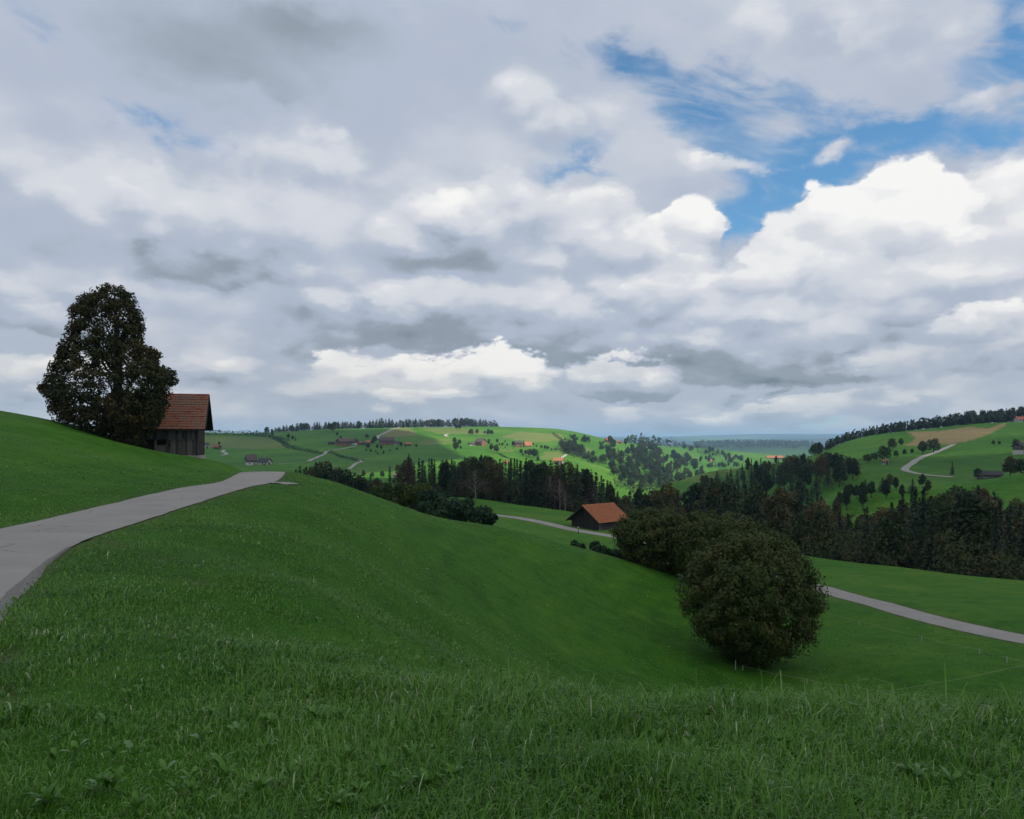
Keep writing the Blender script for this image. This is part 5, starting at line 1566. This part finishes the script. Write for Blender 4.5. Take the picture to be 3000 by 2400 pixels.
house(598, 1314, 22, 40, 'cream', 'dark', 'cream house with dark roof just right of the near barn', name='farmhouse')
house(636, 1315, 17, -20, 'brown', 'red', 'dark hut with bright red roof left in the valley', storeys=1, name='hut', cat='hut', chim=False)
house(736, 1362, 27, 30, 'brown', 'brown', 'tall brown farmhouse with steep roof left of the white house', low='white', storeys=2, rise=1.0, depth=.9)
house(776, 1360, 30, -15, 'cream', 'dark', 'low cream house with dark roof on a white base', low='white', storeys=1, rise=.7)
house(972, 1302, 20, 5, 'brown', 'dark', 'long low dark shed left of the big barn', storeys=1, depth=.4, name='shed', cat='shed', chim=False)
house(1008, 1305, 36, 32, 'brown', 'brown', 'big dark barn with broad brown roof', low='brick', storeys=2, name='barn', cat='barn', chim=False)
house(1038, 1304, 17, -40, 'brown', 'brown', 'brown house with white window rows right of the big barn', low='white', storeys=2, rise=.8)
house(1053, 1303, 12, 20, 'brick', 'red', 'small red-roofed outbuilding right of the brown house', storeys=1, name='outbuilding', cat='shed', chim=False)
house(1065, 1304, 9, -30, 'brown', 'dark', 'tiny dark hut right of the red-roofed outbuilding', storeys=1, name='hut', cat='hut', chim=False)
house(1080, 1300, 14, 15, 'cream', 'orange', 'cottage with orange roof among the trees', storeys=1, name='cottage')
house(1133, 1302, 40, 14, 'brown', 'brown', 'biggest farmhouse with wide brown roof and brick ground floor', low='brick', storeys=2, depth=.7)
house(1163, 1303, 15, 0, 'white', 'dark', 'low annex right of the biggest farmhouse', storeys=1, name='annex', cat='shed', chim=False)
house(1196, 1306, 15, 20, 'brown', 'orange', 'little dark shed with orange roof', storeys=1, name='shed', cat='shed', chim=False)
house(1381, 1305, 13, 25, 'brick', 'dark', 'small brick outbuilding left of the middle farm', low='white', storeys=1, name='outbuilding', cat='shed')
house(1408, 1305, 26, -38, 'brick', 'brown', 'brick farmhouse with half-hipped brown roof in the middle farm', storeys=2, rise=.7)
house(1518, 1309, 20, 15, 'brick', 'dark', 'dark-roofed farmhouse behind the dense round tree', storeys=2)
house(1546, 1309, 19, 20, 'cream', 'orange', 'cream house with sunlit orange roof', storeys=1, rise=1.1)
house(1636, 1362, 26, -12, 'cream', 'orange', 'orange-roofed chalet showing above the dark wood', storeys=2)
house(1481, 1360, 7, 35, 'white', 'red', 'white gable with red roof peeping above the dark wood', storeys=1, rise=1.2, chim=False)
house(1785, 1298, 22, 10, 'brick', 'red', 'long red-roofed farm on the ridge among trees', storeys=2, y0=700)
house(1815, 1299, 12, -20, 'brick', 'red', 'smaller red-roofed house at the end of the ridge', storeys=1, y0=700)
house(1158, 1400, 12, 10, 'cream', 'brown', 'small pale house in the valley right of the lone spruce', storeys=1, y0=300)
house(2269, 1344, 46, -8, 'brick', 'orange', 'long orange-roofed farm in the wood on the right flank', storeys=1, depth=.4, y0=400)
house(2992, 1236, 30, 0, 'white', 'red', 'white house with pinkish red roof on the right-hand crest', storeys=1, y0=420)
house(2990, 1330, 34, 30, 'brown', 'dark', 'dark farmhouse cut by the right edge of the picture', low='white', storeys=2, y0=420)
house(2898, 1404, 58, -12, 'grey', 'dark', 'long grey timber shed low on the right-hand hill', storeys=1, depth=.45, y0=300, name='shed', cat='shed', chim=False)
house(2593, 1362, 15, 5, 'cream', 'orange', 'tiny orange-roofed shelter on the right-hand meadow', storeys=1, depth=.5, y0=330, name='shelter', cat='shed', chim=False, eave=.4)
house(2084, 1354, 12, 10, 'cream', 'orange', 'small house half hidden in the far valley', storeys=1, y0=1200)
house(1782, 1342, 14, 0, 'brown', 'brown', 'brown cottage below the sunlit meadow', storeys=1, y0=700)

# mast on the skyline
p = hit(1343, 1255, 900)
mo = empty('radio_mast', p)
hm = 44 / F * p.y
MB().tube([(0, 0, -1), (0, 0, hm)], [.35, .16], 6).build('pole', mat_plain('mast metal', (0.25, 0.25, 0.26)), mo)
for zz in (.55, .75, .92):
    MB().box(-.9, .9, -.08, .08, hm * zz, hm * zz + .3).build('crossbar', mat_plain('mast bar', (0.25, 0.25, 0.26)), mo)
tag(mo, 'thin radio mast rising over the ridge trees', 'mast')

# ---------------------------------------------------------------- near details
# electric fence on the slope below
M_POST = mat_plain('pale fence post', (0.42, 0.42, 0.38))
M_WIRE = mat_plain('white fence tape', (0.36, 0.36, 0.28))


def fence(posts, wires, label, y0):
    base = hit(posts[0][0], posts[0][1], y0)
    o = empty('electric_fence', base)
    tops = []
    for px, py, hp in posts:
        p = hit(px, py, y0); h = hp / F * p.y
        MB().tube([tuple(p - base + Vector((0, 0, -.25))), tuple(p - base + Vector((0, 0, h)))], .022, 6).build('post', M_POST, o)
        tops.append(p - base + Vector((0, 0, h * .86)))
    for a, b in wires:
        m = (tops[a] + tops[b]) / 2 - Vector((0, 0, .06))
        MB().tube([tops[a], m, tops[b]], .006, 4).build('wire', M_WIRE, o)
    return tag(o, label, 'fence')


fence([(2155, 1962, 28), (2176, 1965, 16), (2226, 1955, 30), (2364, 2006, 18), (2478, 2022, 16), (2612, 2036, 14), (3010, 1966, 22), (3200, 1930, 20)], [(1, 2), (1, 3), (3, 4), (4, 5), (5, 6), (6, 7)], 'thin electric fence with pale posts below the large round tree', 22)
fence([(2400, 1800, 14), (2517, 1834, 17), (2700, 1880, 16), (2870, 1917, 16), (2950, 1942, 18), (3120, 1975, 18)], [(0, 1), (1, 2), (2, 3), (3, 4), (4, 5)], 'thin electric fence crossing the slope below the lower lane', 22)
p = hit(1694, 1564, 90)
mk = empty('marker_post', p)
MB().tube([(0, 0, -.3), (0, 0, 1.0)], .06, 6).build('post', M_WOOD_DARK, mk)
MB().box(-.09, .09, -.03, .03, .85, 1.15).build('reflector', M_FRAME, mk)
tag(mk, 'small marker post at the edge of the lower lane', 'post')

# grass ------------------------------------------------------------
M_GRASS = None


def mat_grass():
    m, nt, b = new_mat('grass blades')
    N, L = nt.nodes.new, nt.links.new
    at_ = N('ShaderNodeAttribute'); at_.attribute_name = 'rnd'
    tp = N('ShaderNodeAttribute'); tp.attribute_name = 'tip'
    r = N('ShaderNodeValToRGB'); L(at_.outputs['Fac'], r.inputs[0])
    cr = r.color_ramp
    st = [(0.0, (0.026, 0.092, 0.006)), (0.35, (0.062, 0.186, 0.012)), (0.7, (0.112, 0.265, 0.022)), (0.90, (0.21, 0.35, 0.09)), (1.0, (0.42, 0.48, 0.29))]  # palest stop puts glints into the blade colour
    while len(cr.elements) < len(st): cr.elements.new(.5)
    for e, (p_, c_) in zip(cr.elements, st): e.position = p_; e.color = (*c_, 1)
    L(r.outputs[0], b.inputs['Base Color'])
    b.inputs['Roughness'].default_value = 0.36
    b.inputs['Specular IOR Level'].default_value = 0.3
    ge = N('ShaderNodeNewGeometry')
    sc_ = N('ShaderNodeVectorMath'); sc_.operation = 'MULTIPLY_ADD'
    L(ge.outputs['Normal'], sc_.inputs[0]); sc_.inputs[1].default_value = (0.75, 0.75, 0.75); sc_.inputs[2].default_value = (0, 0, 0.5)
    nn_ = N('ShaderNodeVectorMath'); nn_.operation = 'NORMALIZE'; L(sc_.outputs[0], nn_.inputs[0]); L(nn_.outputs[0], b.inputs['Normal'])
    tr = N('ShaderNodeBsdfTranslucent'); L(r.outputs[0], tr.inputs['Color'])
    mx = N('ShaderNodeMixShader'); mx.inputs[0].default_value = 0.30
    L(b.outputs[0], mx.inputs[1]); L(tr.outputs[0], mx.inputs[2]); L(mx.outputs[0], nt.nodes['Material Output'].inputs['Surface'])
    return m


M_GRASS = mat_grass()


def road_dist(x, y):
    out = np.full(len(x), 1e9)
    for key in ('near', 'low'):
        c = ROADS[key][0]
        for s in range(0, len(x), 20000):
            d = np.hypot(x[s:s + 20000, None] - c[None, :, 0], y[s:s + 20000, None] - c[None, :, 1]).min(1) - ROADS[key][2] / 2
            out[s:s + 20000] = np.minimum(out[s:s + 20000], d)
    return out


def grass(name, n, r0, r1, hfun, wmul, seed, label, th=0.72, clump=0.75):
    r = np.random.default_rng(seed)
    rad = np.exp(r.uniform(math.log(r0), math.log(r1), n)); a = r.uniform(-th, th, n)
    x, y = np.sin(a) * rad, np.cos(a) * rad
    # gather part of the blades in tufts
    nc = n // 14
    ci = r.integers(0, nc, n)
    crad = np.exp(r.uniform(math.log(r0), math.log(r1), nc)); ca = r.uniform(-th, th, nc)
    k = r.random(n) < clump
    sp = 0.035 + 0.012 * crad[ci]
    x = np.where(k, np.sin(ca[ci]) * crad[ci] + r.normal(size=n) * sp, x); y = np.where(k, np.cos(ca[ci]) * crad[ci] + r.normal(size=n) * sp, y)
    rad = np.hypot(x, y)
    ok = (road_dist(x, y) > 0.05 + 0.25 * r.random(n)) & (rad > r0 * .9)
    x, y, rad, ci, k = x[ok], y[ok], rad[ok], ci[ok], k[ok]
    n = len(x)
    z = H(x, y)
    ch = r.uniform(0.6, 1.35, nc)
    h = hfun(x, y, rad) * np.where(k, ch[ci], r.uniform(.6, 1.1, n)) * r.uniform(0.55, 1.2, n) * np.where(r.random(n) < .03, 1.6, 1.0) * (0.45 + 1.1 * vnoise(x / .55 + 70, y / .55 + 70, 31)) * (0.75 + 0.5 * vnoise(x / 2.1 + 70, y / 2.1 + 70, 32))
    w = np.maximum(0.0026, 0.00062 * rad) * wmul * r.uniform(.7, 1.4, n)
    lean = r.uniform(0.15, 0.95, n)
    cdir = r.uniform(0, 6.28, nc)
    d = np.where(k & (r.random(n) < .35), cdir[ci], r.uniform(0, 6.28, n)) 
    # light wind from the left
    dx, dy = np.cos(d) + 0.35, np.sin(d); nn = np.hypot(dx, dy) + 1e-6; dx, dy = dx / nn, dy / nn
    sx, sy = -dy * w, dx * w
    # turn the blade's face partly to the side
    tw = r.uniform(-1, 1, n); sx, sy = sx + dx * w * tw, sy + dy * w * tw
    b = np.stack([x, y, z - 0.01], 1)
    side = np.stack([sx, sy, np.zeros(n)], 1)
    m1 = b + np.stack([dx * h * lean * .22, dy * h * lean * .22, h * .55], 1)
    m2 = b + np.stack([dx * h * lean * .55, dy * h * lean * .55, h * .86], 1)
    tip = b + np.stack([dx * h * lean * 1.05, dy * h * lean * 1.05, h * (1.02 - .28 * lean)], 1)
    V = np.stack([b - side * .7, b + side * .7, m1 - side, m1 + side, m2 - side * .75, m2 + side * .75, tip], 1).reshape(-1, 3)
    o = (np.arange(n) * 7)[:, None]
    T3 = np.concatenate([o + np.array([0, 1, 3]), o + np.array([0, 3, 2]), o + np.array([2, 3, 5]), o + np.array([2, 5, 4]), o + np.array([4, 5, 6])], 1).reshape(-1, 3)
    me = np_mesh(name, V, T3, 3, M_GRASS, True)
    cr_ = r.random(nc)
    patch = vnoise(x / 1.3 + 50, y / 1.3 + 50, 21) * .6 + vnoise(x / 6 + 50, y / 6 + 50, 22) * .4
    rn = np.clip(0.40 * np.where(k, cr_[ci], .5) + 0.42 * r.random(n) + 0.55 * (patch - .5) + .05, 0, .9)
    rn[r.random(n) < np.where(rad < 9, .02, .004)] = 1.0  # a few blades painted pale to stand in for glints
    attr(me, 'rnd', np.repeat(rn, 7))
    attr(me, 'tip', np.tile(np.array([0, 0, .5, .5, .8, .8, 1]), n))
    return tag(link(bpy.data.objects.new(name, me)), label, kind='stuff')


def tallness(x, y, rad):
    px = CX + F * x / np.maximum(y, .3)
    t = sstep(px, 300, 1500)
    return t


grass('grass', 150000, 2.0, 8.6, lambda x, y, r: 0.055 + 0.080 * tallness(x, y, r), 1.0, 71, 'tall lush grass in the foreground')
grass('grass', 190000, 7.6, 62, lambda x, y, r: 0.058 - 0.02 * sstep(r, 15, 40), 1.0, 73, 'short grazed grass on the near slope', clump=.55)

# broad-leaved weeds in the grass
M_WEED = mat_leaf('dock leaf', [(0.070, 0.190, 0.022), (0.095, 0.230, 0.032), (0.13, 0.26, 0.055)], scale=3.0, transl=.25, rnd=.8, rough=.4)
M_WEED_PALE = mat_leaf('grey green leaf', [(0.13, 0.24, 0.09), (0.18, 0.29, 0.13)], scale=3.0, transl=.2, rnd=.8, rough=.4)


def weed_leaf(seed, lobes):
    r = random.Random(seed)
    n = 9
    V, Fc = [], []
    for i in range(n):
        t = i / (n - 1)
        wv = math.sin(math.pi * min(1, t * .93 + .05)) ** .8 * .17 * (0.55 + .9 * t if lobes else 1)
        if lobes and i % 2: wv *= .58
        z = .42 * math.sin(t * 1.7) - .24 * t * t
        V += [(t, -wv, z + .05 * wv), (t, 0, z - .03), (t, wv, z + .05 * wv)]
        if i:
            o = 3 * i
            Fc += [(o - 3, o - 2, o + 1, o), (o - 2, o - 1, o + 2, o + 1)]
    me = np_mesh('weed_leaf', np.array(V), np.array(Fc), 4, None, True)
    return me


LEAFM = []
for k in range(4):
    me = weed_leaf(k, k % 2)
    me.materials.append(M_WEED if k < 3 else M_WEED_PALE)
    LEAFM.append(me)
q = random.Random(77)
WEEDS = [(1250, 2330), (1330, 2290), (1480, 2170), (1475, 2262), (1180, 2335), (1125, 2280), (1020, 2245), (1060, 2345), (560, 2310), (660, 2300), (520, 2345), (850, 2300), (790, 2140), (1700, 2340), (1760, 2320), (1650, 2105), (1890, 2310), (1930, 2200), (2250, 2340), (2130, 2310), (2230, 2385), (2580, 2200), (2520, 2210), (2790, 2330), (2850, 2310), (2900, 2360),
         (420, 2040), (560, 2000), (640, 1985), (900, 2060), (1000, 2120), (1130, 2040), (1280, 2020), (380, 2060), (700, 2170), (780, 2215), (600, 2380), (980, 2385), (1400, 2385), (1580, 2370), (2020, 2230), (2060, 2370), (2420, 2370), (2660, 2290), (2960, 2230), (330, 2330), (160, 2250), (1860, 2080), (2400, 2120), (2750, 2110)]
WEEDS += [(q.uniform(60, 2960), q.uniform(2090, 2400)) for _ in range(50)]
for k, (px, py) in enumerate(WEEDS):
    p = hit(px, py, 2.2, 40)
    o = empty('weed', p, q.random() * 6.28)
    s = q.uniform(.055, .10)
    nl = q.randint(4, 7)
    for j in range(nl):
        c = bpy.data.objects.new('leaf', LEAFM[q.choice([0, 1, 2, 0, 1, 3])])
        c.rotation_euler = (q.uniform(-.3, .3), q.uniform(-.85, -.25), j * 2.4 + q.random())
        sc = s * q.uniform(.7, 1.2); c.scale = (sc, sc, sc); c.location = (0, 0, .035)
        link(c, o)
    where = ['left corner', 'left part', 'left centre', 'middle', 'right centre', 'right part', 'right corner'][min(6, max(0, int(px / 3000 * 7)))]
    depth = 'near the brow' if py < 2120 else ('halfway down' if py < 2260 else 'close to the viewer')
    tag(o, '%s broad-leaved weed, %s leaves, %s of the foreground grass, %s' % ('small' if s < .075 else 'larger', ['four', 'five', 'six', 'seven'][nl - 4], where, depth), 'weed', 'weeds in the foreground grass')

# pale withered leaf standing in the grass
p = hit(2545, 2200, 2.2, 40)
V, Fc = [], []
for i in range(8):
    t = i / 7
    w = (.10 + .95 * math.sin(math.pi * min(1, .12 + t * .86)) ** 1.1 * (0.35 + .75 * t)) * .034 * (1 + .12 * math.sin(i * 4))
    V += [(-w + .035 * t, 0.012 * math.sin(i * 2.2), .03 + .145 * t), (.035 * t, -.008, .03 + .145 * t), (w + .035 * t, .01 * math.cos(i * 1.9), .03 + .145 * t - .004)]
    if i:
        o = 3 * i; Fc += [(o - 3, o - 2, o + 1, o), (o - 2, o - 1, o + 2, o + 1)]
me = np_mesh('withered_leaf', np.array(V), np.array(Fc), 4, mat_var('pale dry leaf', [(0.22, 0.25, 0.17), (0.42, 0.44, 0.34), (0.30, 0.27, 0.22)], scale=40, rough=.7), True)
o = link(bpy.data.objects.new('withered_leaf', me)); o.location = p; o.rotation_euler = (0.25, 0.2, .3)
tag(o, 'single pale withered leaf sticking up from the grass', 'leaf')

# ---------------------------------------------------------------- haze
def haze(density, top):
    zb = float(GZ.min()) - 2.0
    R = 33000.0
    me = MB().box(-R, R, -R, R, zb, top).mesh('haze')
    o = link(bpy.data.objects.new('haze', me))
    m = bpy.data.materials.new('air'); m.use_nodes = True
    nt = m.node_tree; nt.nodes.clear()
    v = nt.nodes.new('ShaderNodeVolumePrincipled')
    v.inputs['Color'].default_value = (0.46, 0.73, 1.0, 1); v.inputs['Density'].default_value = density; v.inputs['Anisotropy'].default_value = 0.0
    out = nt.nodes.new('ShaderNodeOutputMaterial'); nt.links.new(v.outputs[0], out.inputs['Volume'])
    me.materials.append(m)
    return tag(o, 'thin blue haze filling the valley', kind='stuff')


haze(0.95e-4, 165.0)

# white car parked on the far slope
p = hit(1624, 1315, 800)
car = empty('parked_car', p, math.radians(8))
MC = mat_plain('white car paint', (0.62, 0.62, 0.62), .35, .5); MT = mat_plain('car tyre', (0.02, 0.02, 0.02))
bd = MB().box(-2.1, 2.1, -.85, .85, .35, .95)
bd.poly([(-1.5, -.8, .95), (1.2, -.8, .95), (1.2, .8, .95), (-1.5, .8, .95), (-1.1, -.68, 1.5), (.6, -.68, 1.5), (.6, .68, 1.5), (-1.1, .68, 1.5)], [(4, 5, 6, 7), (0, 1, 5, 4), (1, 2, 6, 5), (2, 3, 7, 6), (3, 0, 4, 7)])
bd.build('body', MC, car)
MB().box(-1.1, .7, -.83, -.76, 1.02, 1.4).build('side_window', M_GLASS, car)
for wx in (-1.35, 1.35):
    for wy in (-.86, .86):
        MB().tube([(wx, wy - .1, .33), (wx, wy + .1, .33)], .33, 10).build('wheel', MT, car)
tag(car, 'tiny white car parked on the far sunlit slope', 'car')
